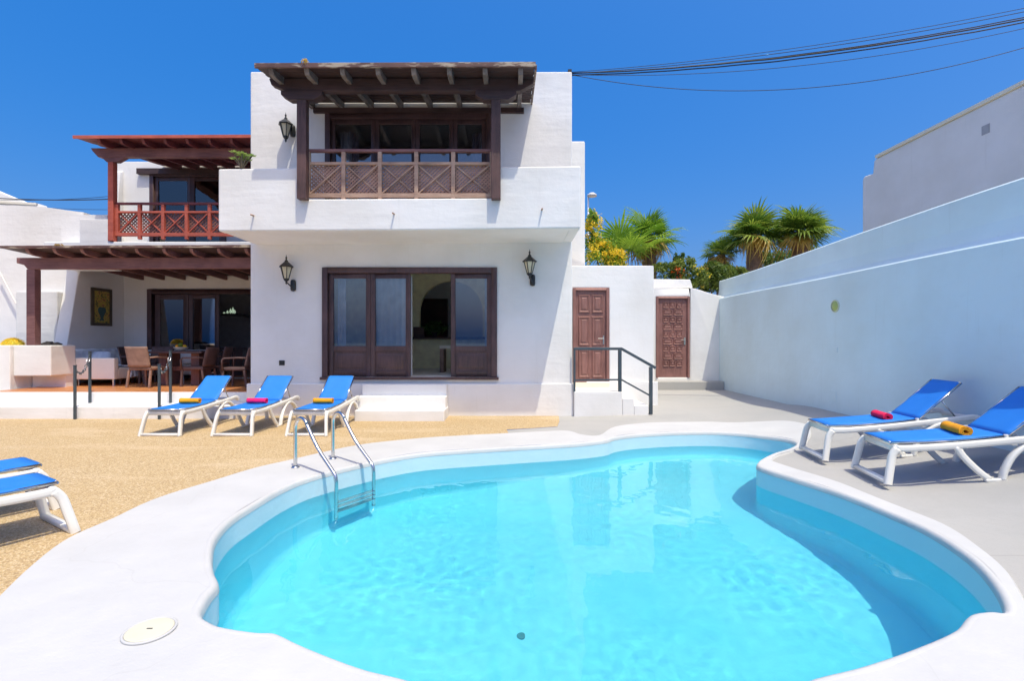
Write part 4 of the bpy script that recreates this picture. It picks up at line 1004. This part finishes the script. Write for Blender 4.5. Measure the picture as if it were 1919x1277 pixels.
def pc(o, px, D, rz, label=None, sc=.98):
    o.location = (X(px, D), D, FZ); o.rotation_euler = (0, 0, rz); o.scale = (sc,) * 3
    if label: o['label'] = label
pc(c0, 279, 10.35, R(176), sc=1.0)
pc(dk, 262, 11.2, R(100))
pc(copy_tree(dk), 293, 11.35, R(10), 'dark wicker chair behind the table by the glass door')
pc(copy_tree(dk), 372, 10.6, R(-88), 'wicker armchair at the right end of the dining table')
pc(copy_tree(dk), 402, 11.3, R(-80), 'wicker chair seen edge on behind the right end chair')
pc(copy_tree(dk), 447, 10.35, R(-84), 'wicker armchair nearest the villa corner, facing left')
tbl = thing('dining_table', 'dark wooden dining table set on the patio', 'table', (X(345, 10.9), 10.9, FZ))
tx0, tx1 = X(292, 10.9), X(402, 10.9)
MB().box(tx0, tx1, 10.45, 11.4, FZ + .70, FZ + .745).build('table_top', M['door_wood'], tbl, bevel=.01)
for x in (tx0 + .3, tx1 - .3): MB().box(x - .09, x + .09, 10.7, 11.15, FZ, FZ + .698).build('leg', M['door_brown'], tbl, bevel=.01)
MB().box(tx0 + .3, tx1 - .3, 10.89, 10.96, FZ + .3, FZ + .4).build('stretcher', M['door_brown'], tbl)
bwx, bwy = X(340, 10.7), 10.7
bowl = thing('fruit_bowl', 'white bowl holding fruit on the dining table', 'bowl', (bwx, bwy, FZ + .745))
MB().lathe([(.06, 0), (.10, .03), (.145, .08), (.15, .085), (.14, .082), (.09, .035), (.01, .02)], (bwx, bwy, FZ + .746), 20).build('bowl_body', M['plastic'], bowl, smooth=True)
for (ax_, ay_, az_, mt, lb, rr_) in ((0, -.02, .13, M['green1'], 'green apple on top of the fruit in the bowl', .05), (-.08, 0, .095, M['orange'], 'orange at the left in the white fruit bowl', .045), (.08, .0, .095, M['yellow'], 'yellow lemon at the right in the fruit bowl', .042), (.0, .06, .10, M['pink'], 'red apple at the back of the fruit bowl', .045)):
    me = bpy.data.meshes.new('fruit'); bm = bmesh.new(); bmesh.ops.create_icosphere(bm, subdivisions=2, radius=rr_); bm.to_mesh(me); bm.free(); me.materials.append(mt); me.polygons.foreach_set('use_smooth', [True] * len(me.polygons))
    tag(obj('fruit', me, None, (bwx + ax_, bwy + ay_, FZ + .745 + az_)), lb, 'fruit', 'fruit in the white bowl')
sf = thing('patio_sofa', 'white patio sofa with blue and white throws beside the flank wall', 'sofa', (-8.9, 11.2, FZ))
s0, s1 = X(144, 10.55), X(218, 10.55)
MB().box(-9.6, s1, 10.5, 10.62, FZ + .14, FZ + .60).build('arm', M['plastic'], sf, bevel=.02)
MB().box(-9.675, s1 - .01, 10.622, 12.4, FZ + .14, FZ + .38).build('base', M['plastic'], sf, bevel=.02)
MB().box(-9.93, -9.68, 10.63, 12.4, FZ + .14, FZ + .74).build('backrest', M['plastic'], sf, bevel=.05)
MB().box(s1 - .009, s1 + .75, 11.9, 12.45, FZ + .14, FZ + .38).build('chaise', M['plastic'], sf, bevel=.02)
MB().box(s0 + .2, s1 + .75, 12.25, 12.55, FZ + .385, FZ + .74).build('rear_backrest', M['plastic'], sf, bevel=.05)
for x, y in ((s0 + .05, 10.55), (s1 - .05, 10.55), (s1 + .7, 11.65)): MB().box(x - .015, x + .015, y - .015, y + .015, FZ, FZ + .139).build('leg', M['steel'], sf)
def drape(x0, x1, y0, y1, z, name, lb, mat, drop=.25, amp=.02, n=26):
    vs = []
    for j in range(n + 1):
        for i in range(n + 1):
            x = x0 + (x1 - x0) * i / n; y = y0 + (y1 - y0) * j / n
            e = max(0, (j / n < .25) * (.25 - j / n) / .25)
            zz = z + amp * noise.noise(Vector((x * 7, y * 7, 0))) - drop * e + .03 * math.sin(i * 1.1) * e
            vs.append((x, y + .25 * (y1 - y0) * e * .9, zz))
    fs = [(j * (n + 1) + i, j * (n + 1) + i + 1, (j + 1) * (n + 1) + i + 1, (j + 1) * (n + 1) + i) for j in range(n) for i in range(n)]
    o = MB().add(vs, fs).build(name, mat, None, smooth=True); o.modifiers.new('thickness', 'SOLIDIFY').thickness = .012
    return tag(o, lb, 'throw')
def throw_over(profile, y0, y1, name, lb, mat, amp=.015, n=34):      # cloth laid along a profile of (x, z) points
    pr_ = spline([(a_, b_) for a_, b_ in profile], 8, False); vs = []
    for j in range(n + 1):
        for i, p in enumerate(pr_):
            y = y0 + (y1 - y0) * j / n + .03 * noise.noise(Vector((i * .3, j * .2, 2)))
            vs.append((p[0] + amp * noise.noise(Vector((p[0] * 9, y * 9, p[1] * 9))) + .008 * math.sin(j * 1.3), y, p[1] + amp * noise.noise(Vector((p[0] * 8, y * 8, 7)))))
    k = len(pr_); fs = [(j * k + i, j * k + i + 1, (j + 1) * k + i + 1, (j + 1) * k + i) for j in range(n) for i in range(k - 1)]
    o = MB().add(vs, fs).build(name, mat, None, smooth=True); o.modifiers.new('thickness', 'SOLIDIFY').thickness = .01
    return tag(o, lb, 'throw')
throw_over([(-9.95, FZ + .77), (-9.72, FZ + .775), (-9.655, FZ + .73), (-9.64, FZ + .55), (-9.6, FZ + .42)], 10.75, 12.3, 'blanket', 'pale blue throw spread over the sofa back', M['blanket'])
throw_over([(-9.5, FZ + .405), (-9.0, FZ + .41), (s1 - .03, FZ + .405), (s1 + .01, FZ + .36), (s1 + .02, FZ + .16)], 10.9, 11.8, 'blanket', 'pale blue throw hanging over the right side of the sofa seat', M['blanket'])
for (x, y, z, mt, lb) in ((-9.45, 11.3, .56, M['blanket'], 'pale blue cushion standing at the sofa back'), (s1 + .45, 12.1, .56, M['white2'], 'white cushion on the chaise beside the dark chair')):
    me = bpy.data.meshes.new('cushion'); bm = bmesh.new(); bmesh.ops.create_uvsphere(bm, u_segments=20, v_segments=12, radius=1)
    for v_ in bm.verts: v_.co = Vector((math.copysign(abs(v_.co.x) ** .5, v_.co.x) * .2, v_.co.y * .07, math.copysign(abs(v_.co.z) ** .5, v_.co.z) * .17))
    bm.to_mesh(me); bm.free(); me.materials.append(mt); me.polygons.foreach_set('use_smooth', [True] * len(me.polygons))
    tag(obj('cushion', me, None, (x, y, FZ + z), (R(-15), 0, R(10))), lb, 'cushion', 'cushions on the patio sofa')
# framed picture on the flank wall (faces +X)
pic = thing('framed_picture', 'dark framed picture of yellow flowers in a vase on the flank wall', 'picture', (-9.97, 11.85, 2.0))
py0, py1 = 9.97 * F / (960 - 170), 9.97 * F / (960 - 208)
pz0, pz1 = Z(611, (py0 + py1) / 2), Z(541, (py0 + py1) / 2)
f = MB(); t_ = .07
f.box(-9.97, -9.93, py0, py0 + t_, pz0, pz1); f.box(-9.97, -9.93, py1 - t_, py1, pz0, pz1); f.box(-9.97, -9.93, py0 + t_, py1 - t_, pz0, pz0 + t_); f.box(-9.97, -9.93, py0 + t_, py1 - t_, pz1 - t_, pz1)
f.build('frame', plain('dark_bronze_frame', (.09, .07, .045), .6), pic)
m, t, b = nm('flower_tapestry_print'); v = coords(t); c = ramp(t, noi(t, v, 14, 4, .7), [(.38, (.05, .09, .04)), (.47, (.40, .30, .05)), (.55, (.55, .42, .08)), (.6, (.32, .10, .05)), (.7, (.10, .12, .07))]); t.links.new(c, b.inputs['Base Color'])
MB().box(-9.965, -9.945, py0 + t_, py1 - t_, pz0 + t_, pz1 - t_).build('canvas', m, pic)
pyc = (py0 + py1) / 2; wv_ = (py1 - py0) * .2
MB().prism([(pyc + a * wv_, pz0 + c * (pz1 - pz0)) for a, c in ((-.6, .14), (.6, .14), (.25, .22), (.9, .36), (1, .45), (.6, .5), (-.6, .5), (-1, .45), (-.9, .36), (-.25, .22))], 'x', -9.944, -9.941).build('vase', plain('dark_teal_vase', (.04, .10, .10), .6), pic)
# lamp inside patio room
lmp = thing('room_sconce', 'small lit flame shaped lamp inside the dark patio room', 'lamp', (X(430, 14.5), 14.5, Z(583, 14.5)))
for k, (dx_, h_) in enumerate(((-.15, .05), (-.05, .10), (.04, .16), (.11, .2), (.16, .12))):
    x = X(430, 14.5) + dx_; z = Z(588, 14.5)
    MB().lathe([(.012, 0), (.035, h_ * .3), (.02, h_ * .7), (.002, h_)], (x, 14.5, z), 8).build('flame_shade', M['glow'], lmp, smooth=True)
MB().box(X(430, 14.5) - .22, X(430, 14.5) + .22, 14.45, 15.99, Z(591, 14.5), Z(588, 14.5)).build('shelf', M['black'], lmp)
tv = thing('side_table', 'dark side table inside the patio room doorway', 'table', (X(425, 13.6), 13.6, FZ))
MB().box(X(392, 13.6), X(452, 13.6), 13.3, 13.9, FZ + .72, FZ + .78).build('table_top', M['door_wood'], tv)
for px in (400, 445): MB().box(X(px, 13.6) - .04, X(px, 13.6) + .04, 13.4, 13.8, FZ, FZ + .719).build('leg', M['door_wood'], tv)

# villa room contents
sx0, sx1, sD = X(824, 10.7), X(868, 10.7), 10.7
stl = thing('console_table', 'light wooden console table inside the open sliding door', 'table', (sx0, sD, .70))
MB().box(sx0, sx1 + .3, sD, sD + .45, Z(654, sD), Z(648, sD)).build('table_top', M['beige'], stl)
MB().box(sx0 + .005, sx0 + .09, sD + .005, sD + .44, .70, Z(654, sD) - .001).build('leg', M['wicker'], stl)
MB().box(sx1 + .2, sx1 + .28, sD + .005, sD + .44, .70, Z(654, sD) - .001).build('leg', M['wicker'], stl)

def leaf_cloud(mb, c, rad, n, size, rnd, up=.3, shape=None):
    for _ in range(n):
        while True:
            p = Vector((rnd.uniform(-1, 1), rnd.uniform(-1, 1), rnd.uniform(-1, 1)))
            if .15 < p.length < 1: break
        p = Vector(c) + Vector((p.x * rad[0], p.y * rad[1], p.z * rad[2]))
        if shape and not shape(p): continue
        d = Vector((rnd.gauss(0, 1), rnd.gauss(0, 1), rnd.gauss(up, 1))).normalized(); u = d.orthogonal().normalized(); u.rotate(Matrix.Rotation(rnd.uniform(0, 6.28), 3, d)); v_ = d.cross(u)
        s_ = size * rnd.uniform(.6, 1.35)
        mb.add([p - u * s_ * .5, p + v_ * s_ * .22 + d * s_ * .06, p + u * s_ * .6, p - v_ * s_ * .22 + d * s_ * .06], [(0, 1, 2, 3)])
rnd = random.Random(11)
pt = thing('potted_plant', 'small leafy plant standing on the dark counter under the arch', 'plant', (X(815, 12.2), 12.2, az + .05))
q = MB(); leaf_cloud(q, (X(815, 12.2), 12.2, az + .27), (.3, .15, .17), 260, .12, rnd); q.build('foliage', M['green3'], pt, kind='stuff')
MB().lathe([(.06, 0), (.09, .13), (.08, .13)], (X(815, 12.2), 12.2, az + .051), 12).build('pot', M['rock'], pt)

# ------------------------------------------------------------------ plants
def fan_leaf_mesh(name, mat, seed, R_=.62, pet=.8, n=26, spread=130, droop=.25, fold=.18):
    rn = random.Random(seed); mb = MB()
    mb.sweep([(0, 0, 0), (0, pet * .5, .03), (0, pet, 0)], [.018, .013, .009], 4)
    o = Vector((0, pet, 0))
    for k in range(n):
        a = R(-spread + 2 * spread * k / (n - 1)) * .98; L = R_ * (.70 + .30 * math.cos(a * .8)) * rn.uniform(.78, 1.12)
        d = Vector((math.sin(a), math.cos(a), 0)); sd = Vector((d.y, -d.x, 0)); z = fold * (1 if k % 2 else -1) * .12
        w1 = L * math.tan(R(spread / n)) * .46
        dr = -droop * L * rn.uniform(.2, 2.4)
        p0 = o + d * .02; p1 = o + d * L * .5 + Vector((0, 0, .02)); p2 = o + d * L * .8 + Vector((0, 0, dr * .35)); p3 = o + d * L + Vector((rn.uniform(-.02, .02), rn.uniform(-.02, .02), dr))
        lift = Vector((0, 0, w1 * .5))
        mb.add([p0, p1 - sd * w1 + lift, p1, p1 + sd * w1 + lift, p2 - sd * w1 * .5 + lift * .5, p2, p2 + sd * w1 * .5 + lift * .5, p3],
               [(0, 1, 2), (0, 2, 3), (1, 4, 5, 2), (2, 5, 6, 3), (4, 7, 5), (5, 7, 6)])
    me = mb.mesh(name, mat); return me
def palm(name, label, cat, base, trunk_h, R_, nleaf, mats, pet=.8, seed=1, group=None, skirt=10, elev=(-35, 80), trunk_r=.16, lean=(0, 0)):
    rn = random.Random(seed); r = thing(name, label, cat, base, 0, group)
    h = trunk_h; mb = MB(); m_ = 9
    pts = [(base[0] + lean[0] * (i / m_) ** 2, base[1] + lean[1] * (i / m_) ** 2, base[2] + h * i / m_) for i in range(m_ + 1)]
    mb.sweep(pts, [trunk_r * (1.25 - .35 * i / m_) * rn.uniform(.95, 1.05) for i in range(m_ + 1)], 12)
    for i in range(int(h * 22)):            # old leaf bases
        u = rn.uniform(.05, 1); a = rn.uniform(0, 6.28); rr_ = trunk_r * (1.25 - .35 * u); c = Vector((base[0] + lean[0] * u * u, base[1] + lean[1] * u * u, base[2] + h * u)); d = Vector((math.cos(a), math.sin(a), 0))
        p = c + d * rr_ * .9; mb.add([p - d.cross(Vector((0, 0, 1))) * .05, p + d.cross(Vector((0, 0, 1))) * .05, p + d * .07 + Vector((0, 0, .11))], [(0, 1, 2)])
    mb.build('trunk', M['trunk'], r)
    meshes = {k: [fan_leaf_mesh('leaf', mt, seed * 10 + j, R_, pet, droop=(.14 if k == 'live' else .6)) for j in range(3)] for k, mt in mats.items()}
    for i in range(nleaf + skirt):
        dead = i >= nleaf
        if dead: el = rn.uniform(-50, -12); kind = 'dry' if 'dry' in meshes else 'live'
        else: el = elev[0] + (elev[1] - elev[0]) * ((i + .5) / nleaf) ** .9 + rn.uniform(-6, 6); kind = 'live' if not ('dry' in meshes and el < -15 and rn.random() < .55) else 'dry'
        az_ = i * 2.39996 + rn.uniform(-.35, .35); sc = rn.uniform(.72, 1.22) * (.8 if el > 65 else 1) * (.55 if dead else 1)
        m3 = Matrix.Rotation(az_, 3, 'Z') @ Matrix.Rotation(R(el), 3, 'X') @ Matrix.Rotation(rn.uniform(-.5, .5), 3, 'Y')
        o = obj('leaf', rn.choice(meshes[kind]), r, (lean[0], lean[1], h - (.1 if dead else 0)), m3.to_euler(), (sc,) * 3)
    return r
PG = 'fan palms behind the garden walls'
mats = {'live': M['green1'], 'dry': M['dry']}
def base_at(px, D): return (X(px, D), D, 2.2)
D = 16.0
palm('fan_palm', 'mature fan palm with a shaggy brown trunk, left of the right pair', 'palm tree', base_at(1414, D), Z(442, D) - 2.2, .70, 46, mats, .38, 3, PG, 9, trunk_r=.24)
palm('fan_palm', 'mature fan palm farthest right, crown touching the white wall top', 'palm tree', base_at(1500, D - .4), Z(436, D - .4) - 2.2, .68, 46, mats, .36, 5, PG, 9, trunk_r=.24)
palm('fan_palm', 'smaller darker palm left of and below the right pair', 'palm tree', base_at(1352, 16.8), Z(478, 16.8) - 2.2, .45, 26, mats, .32, 8, PG, 8, trunk_r=.14)
palm('fan_palm', 'fan palm with yellowing leaves right of the bright young palm', 'palm tree', base_at(1218, 15.0), Z(450, 15.0) - 2.2, .62, 36, {'live': M['green_bright'], 'dry': M['dry']}, .45, 9, PG, 10, trunk_r=.2)
palm('young_fan_palm', 'bright green young palm with large upright fans beside the villa', 'palm tree', base_at(1160, 14.4), Z(494, 14.4) - 2.2, .88, 15, {'live': M['green_bright']}, .75, 12, PG, 0, elev=(5, 80), trunk_r=.12)
def shrub(name, label, cat, blobs, n, size, mat, seed, flowers=None, nf=0, fs_=.08, stems=5, group=None):
    rn = random.Random(seed); c = blobs[0]; r = thing(name, label, cat, (c[0], c[1], 2.2), 0, group)
    q = MB()
    for b_ in blobs:
        sub = [(Vector(b_[:3]) + Vector((rn.uniform(-1, 1) * b_[3], rn.uniform(-1, 1) * b_[4], rn.uniform(-1, 1) * b_[5])) * .75, rn.uniform(.25, .5)) for _ in range(9)]
        for cc, k in sub: leaf_cloud(q, cc, (b_[3] * k, b_[4] * k, b_[5] * k), n // (9 * len(blobs)), size, rn)
        leaf_cloud(q, b_[:3], b_[3:6], n // (3 * len(blobs)), size, rn)
    q.build('foliage', mat, r, kind='stuff')
    if flowers:
        q = MB()
        for _ in range(nf // 7):
            b_ = rn.choice(blobs); a = Vector((rn.gauss(0, 1), -abs(rn.gauss(0, 1)), rn.gauss(.3, 1))).normalized()
            cc = Vector(b_[:3]) + Vector((a.x * b_[3], a.y * b_[4], a.z * b_[5])) * rn.uniform(.7, 1.1)
            leaf_cloud(q, cc, (fs_ * 1.6,) * 3, 9, fs_ * 1.3, rn)
        q.build('blossom', flowers, r, kind='stuff')
    q = MB()
    for _ in range(stems):
        b_ = rn.choice(blobs); q.sweep([(b_[0] + rn.uniform(-.1, .1), b_[1], 2.15), (b_[0] + rn.uniform(-.2, .2), b_[1], (2.2 + b_[2]) / 2), (b_[0] + rn.uniform(-.5, .5) * b_[3], b_[1], b_[2] + b_[5] * .5)], [.03, .02, .008], 5)
    q.build('stem', M['bark'], r)
    return r
D = 13.3
shrub('flowering_bush', 'tall bush covered in yellow flowers against the villa side', 'bush', [(X(1112, D), D, Z(432, D), .22, .3, .5), (X(1128, D), D, Z(478, D), .45, .4, .38), (X(1150, D), D - .1, Z(487, D), .35, .3, .25)], 1500, .11, M['green_bright'], 21, M['yellow'], 1500, .05)
D = 13.6
shrub('flowering_hedge', 'low green hedge with orange and yellow flowers above the rear annex', 'hedge', [(X(1250, D), D, Z(510, D), .5, .3, .28), (X(1283, D), D, Z(503, D), .35, .3, .32), (X(1310, D), D, Z(522, D), .35, .3, .32)], 2400, .10, M['green2'], 22, M['yellow'], 130, .05)
D = 13.5
shrub('flower_cluster', 'orange red flower heads above the white block of the rear annex', 'flowers', [(X(1268, D), D - .2, Z(514, D), .12, .1, .14)], 120, .08, M['green3'], 23, M['redflower'], 60, .05, 2)
D = 14.2
shrub('leafy_shrub', 'dense dark green shrub filling the gap left of the upper wall', 'shrub', [(X(1335, D), D, Z(520, D), .45, .4, .45), (X(1366, D), D + .4, Z(512, D), .4, .4, .36), (X(1385, D + .6), D + .8, Z(518, D + .8), .4, .4, .3)], 4200, .11, M['green2'], 24, M['dry'], 90, .05)
D = 17.5
shrub('leafy_shrub', 'dark green shrub growing behind the trunks of the palm pair', 'shrub', [(X(1450, D), D, Z(490, D), .6, .4, .5), (X(1510, D), D, Z(475, D), .6, .4, .4), (X(1350, D), D, Z(505, D), .5, .4, .35)], 4200, .12, M['green3'], 25)
D = 14.6
shrub('conifer_sprig', 'small dark pointed shrub rising from the flowering hedge', 'shrub', [(X(1272, D), D, Z(495, D), .14, .14, .35)], 500, .09, M['green3'], 26)

def succulent(px, py, D, lb, sc=1):
    z = Z(py, D); x = X(px, D); r = thing('succulent', lb, 'plant', (x, D, z)); rn = random.Random(4); q = MB(); s_ = MB()
    for k in range(11):
        a = k * 2.4; rr_ = .11 * math.sqrt((k + 1) / 11) * sc; tip = Vector((x + rr_ * math.cos(a) * 1.2, D + rr_ * math.sin(a), z + (.20 + rn.uniform(-.03, .05)) * sc))
        s_.sweep([(x, D, z), (x + rr_ * .3 * math.cos(a), D + rr_ * .3 * math.sin(a), z + .1 * sc), tuple(tip)], [.014 * sc, .011 * sc, .008 * sc], 6)
        for j in range(14):
            b_ = j * 2.4; l = .055 * sc * (.5 + j / 14); d = Vector((math.cos(b_), math.sin(b_), .9 - .06 * j)).normalized(); sd = d.cross(Vector((0, 0, 1))).normalized() * l * .3
            q.add([tip, tip + d * l * .5 + sd, tip + d * l, tip + d * l * .5 - sd], [(0, 1, 2, 3)])
    q.build('rosette', M['succulent'], r); s_.build('stem', M['bark'], r, smooth=True)
succulent(454, 324, 8.1, 'pale green succulent growing on the left end of the balcony parapet', 1.25)
wd_ = thing('roof_weed', 'dry tuft of weed growing on the balcony roof edge', 'weed', (X(573, 7.5), 7.5, 5.62)); q = MB(); leaf_cloud(q, (X(573, 7.5), 7.5, 5.65), (.06, .05, .06), 60, .05, rnd, 1); q.build('tuft', M['dry'], wd_)
wd_ = thing('pergola_weed', 'dry leaves caught on the pergola roof edge', 'weed', (X(112, 9.55), 9.55, 3.24)); q = MB(); leaf_cloud(q, (X(112, 9.55), 9.55, 3.255), (.1, .04, .02), 40, .05, rnd, 1); q.build('tuft', M['dry'], wd_)
# barrel cactus and rocks on the planter
cx_, cy_ = X(25, 10.15), 10.15
cac = thing('barrel_cactus', 'round yellow spined cactus on the planter at the left edge', 'cactus', (cx_, cy_, 1.3))
q = MB(); nn = 40; prof = [(.001 + .165 * math.sin(math.pi * (.5 + .5 * k / 9)) if k else .165, .13 * k / 9 + .0) for k in range(10)]
vs = []
for k in range(10):
    ph = math.pi / 2 * k / 9
    for i in range(nn): rr_ = .165 * math.cos(ph) * (1 if i % 2 else .86) + .001; a = 2 * math.pi * i / nn; vs.append((cx_ + rr_ * math.cos(a), cy_ + rr_ * math.sin(a), 1.30 + .125 * math.sin(ph)))
q.add(vs, [(k * nn + i, k * nn + (i + 1) % nn, (k + 1) * nn + (i + 1) % nn, (k + 1) * nn + i) for k in range(9) for i in range(nn)])
q.build('ribbed_body', M['cactus'], cac)
q = MB(); rn = random.Random(2)
for _ in range(700):
    a = rn.uniform(0, 6.28); ph = rn.uniform(0, 1.5); n_ = Vector((math.cos(a) * math.cos(ph), math.sin(a) * math.cos(ph), math.sin(ph))); p = Vector((cx_, cy_, 1.3)) + Vector((n_.x * .165, n_.y * .165, n_.z * .125)); d = (n_ + Vector((rn.gauss(0, .4), rn.gauss(0, .4), rn.gauss(0, .4)))).normalized(); sd = d.orthogonal().normalized() * .004
    q.add([p - sd, p + sd, p + d * .045], [(0, 1, 2)])
q.build('spines', M['yellow'], cac, kind='stuff')
for i, (px, s_, lb) in enumerate(((92, .10, 'dark lava rock beside the pergola post on the planter'), (107, .07, 'small dark rock right of the larger lava rock'))):
    me = bpy.data.meshes.new('lava_rock'); bm = bmesh.new(); bmesh.ops.create_icosphere(bm, subdivisions=3, radius=1)
    for v_ in bm.verts: v_.co *= 1 + .3 * noise.noise(v_.co * 1.7 + Vector((i, 0, 0))); v_.co = Vector((v_.co.x * s_ * 1.2, v_.co.y * s_, v_.co.z * s_ * .7))
    bm.to_mesh(me); bm.free(); me.materials.append(M['rock']); tag(obj('lava_rock', me, None, (X(px, 10.2), 10.2, 1.31)), lb, 'rock', 'lava rocks on the planter')
# street lamp far behind
SD = 22
slm = thing('street_lamp', 'white street lamp rising behind the flowering bush', 'street lamp', (X(1103, SD), SD, 2.0))
MB().sweep([(X(1103, SD), SD, 1.0), (X(1103, SD), SD, Z(364, SD))], [.05, .035], 8).build('pole', M['lamp_metal'], slm, smooth=True)
MB().lathe([(.12, -.02), (.22, 0), (.20, .08), (.10, .15), (.01, .17)], (X(1110, SD), SD, Z(368, SD)), 16).build('lamp_head', M['lamp_metal'], slm, smooth=True)
MB().bar((X(1103, SD), SD, Z(366, SD)), (X(1108, SD), SD, Z(366, SD)), .05).build('arm', M['lamp_metal'], slm)
# overhead cables
def cable(a, b_, sag, r_, label, group, wob=0):
    n = 40; a = Vector(a); b_ = Vector(b_)
    pts = [a.lerp(b_, i / n) - Vector((0, 0, sag * 4 * (i / n) * (1 - i / n))) + Vector((0, 0, wob * noise.noise(Vector((i * .4, sag * 9, 0))))) for i in range(n + 1)]
    tag(MB().sweep(pts, r_, 5).build('overhead_cable', M['cable'], None, smooth=True), label, 'cable', group)
CE = 8.0
def cend(px, py): return ((px - 960) * CE / F, CE, Z(py, CE))
gC = 'overhead cables leaving the villa roof corner'
ca = (1.10, 9.25, Z(137, 9.25))
cable(ca, cend(2300, -52), .33, .013, 'thickest overhead cable in the bundle leaving the villa roof', gC, .01)
cable((1.1, 9.28, ca[2] - .02), cend(2300, -48), .35, .011, 'overhead cable running just under the thickest cable', gC, .015)
cable((1.1, 9.3, ca[2] + .02), cend(2300, -56), .32, .009, 'overhead cable running just above the thickest cable', gC, .01)
cable((1.1, 9.26, ca[2]), cend(2300, -66), .28, .006, 'topmost thin overhead cable', gC)
cable((1.1, 9.27, ca[2] + .03), cend(2300, -72), .26, .005, 'second thin overhead cable near the top of the bundle', gC)
cable((1.1, 9.24, ca[2] - .03), cend(2060, 44), .64, .006, 'thin overhead cable sagging lowest across the sky', gC)
cable((1.1, 9.24, ca[2] - .03), cend(2300, -50), .50, .005, 'thin overhead cable sagging between the bundle and the lowest one', gC)
tag(MB().box(1.05, 1.12, 9.2, 9.3, ca[2] - .06, ca[2] + .05).build('cable_bracket', M['black'], None), 'small black cable bracket at the villa roof corner', 'bracket')
gL = 'thin cables in front of the far left roof'
cable((X(-60, 11.6), 11.6, Z(368, 11.6)), (X(216, 11.45), 11.45, Z(373, 11.45)), .05, .012, 'dark cable running left from the red balcony post', gL)
cable((X(-60, 11.7), 11.7, Z(372, 11.7)), (X(216, 11.45), 11.45, Z(367, 11.45)), .07, .006, 'thin cable just above the dark one left of the red balcony', gL)
cable((X(-60, 11.65), 11.65, Z(376, 11.65)), (X(216, 11.45), 11.45, Z(393, 11.45)), .06, .005, 'lowest thin cable left of the red balcony', gL)

# sunlight is refracted onto the pool through the water surface
bpy.data.objects['pool_water'].cycles.is_caustics_caster = True
for n_ in ('pool_wall', 'pool_floor', 'floor_drain'): bpy.data.objects[n_].cycles.is_caustics_receiver = True
for o in ladder.children: o.cycles.is_caustics_receiver = True
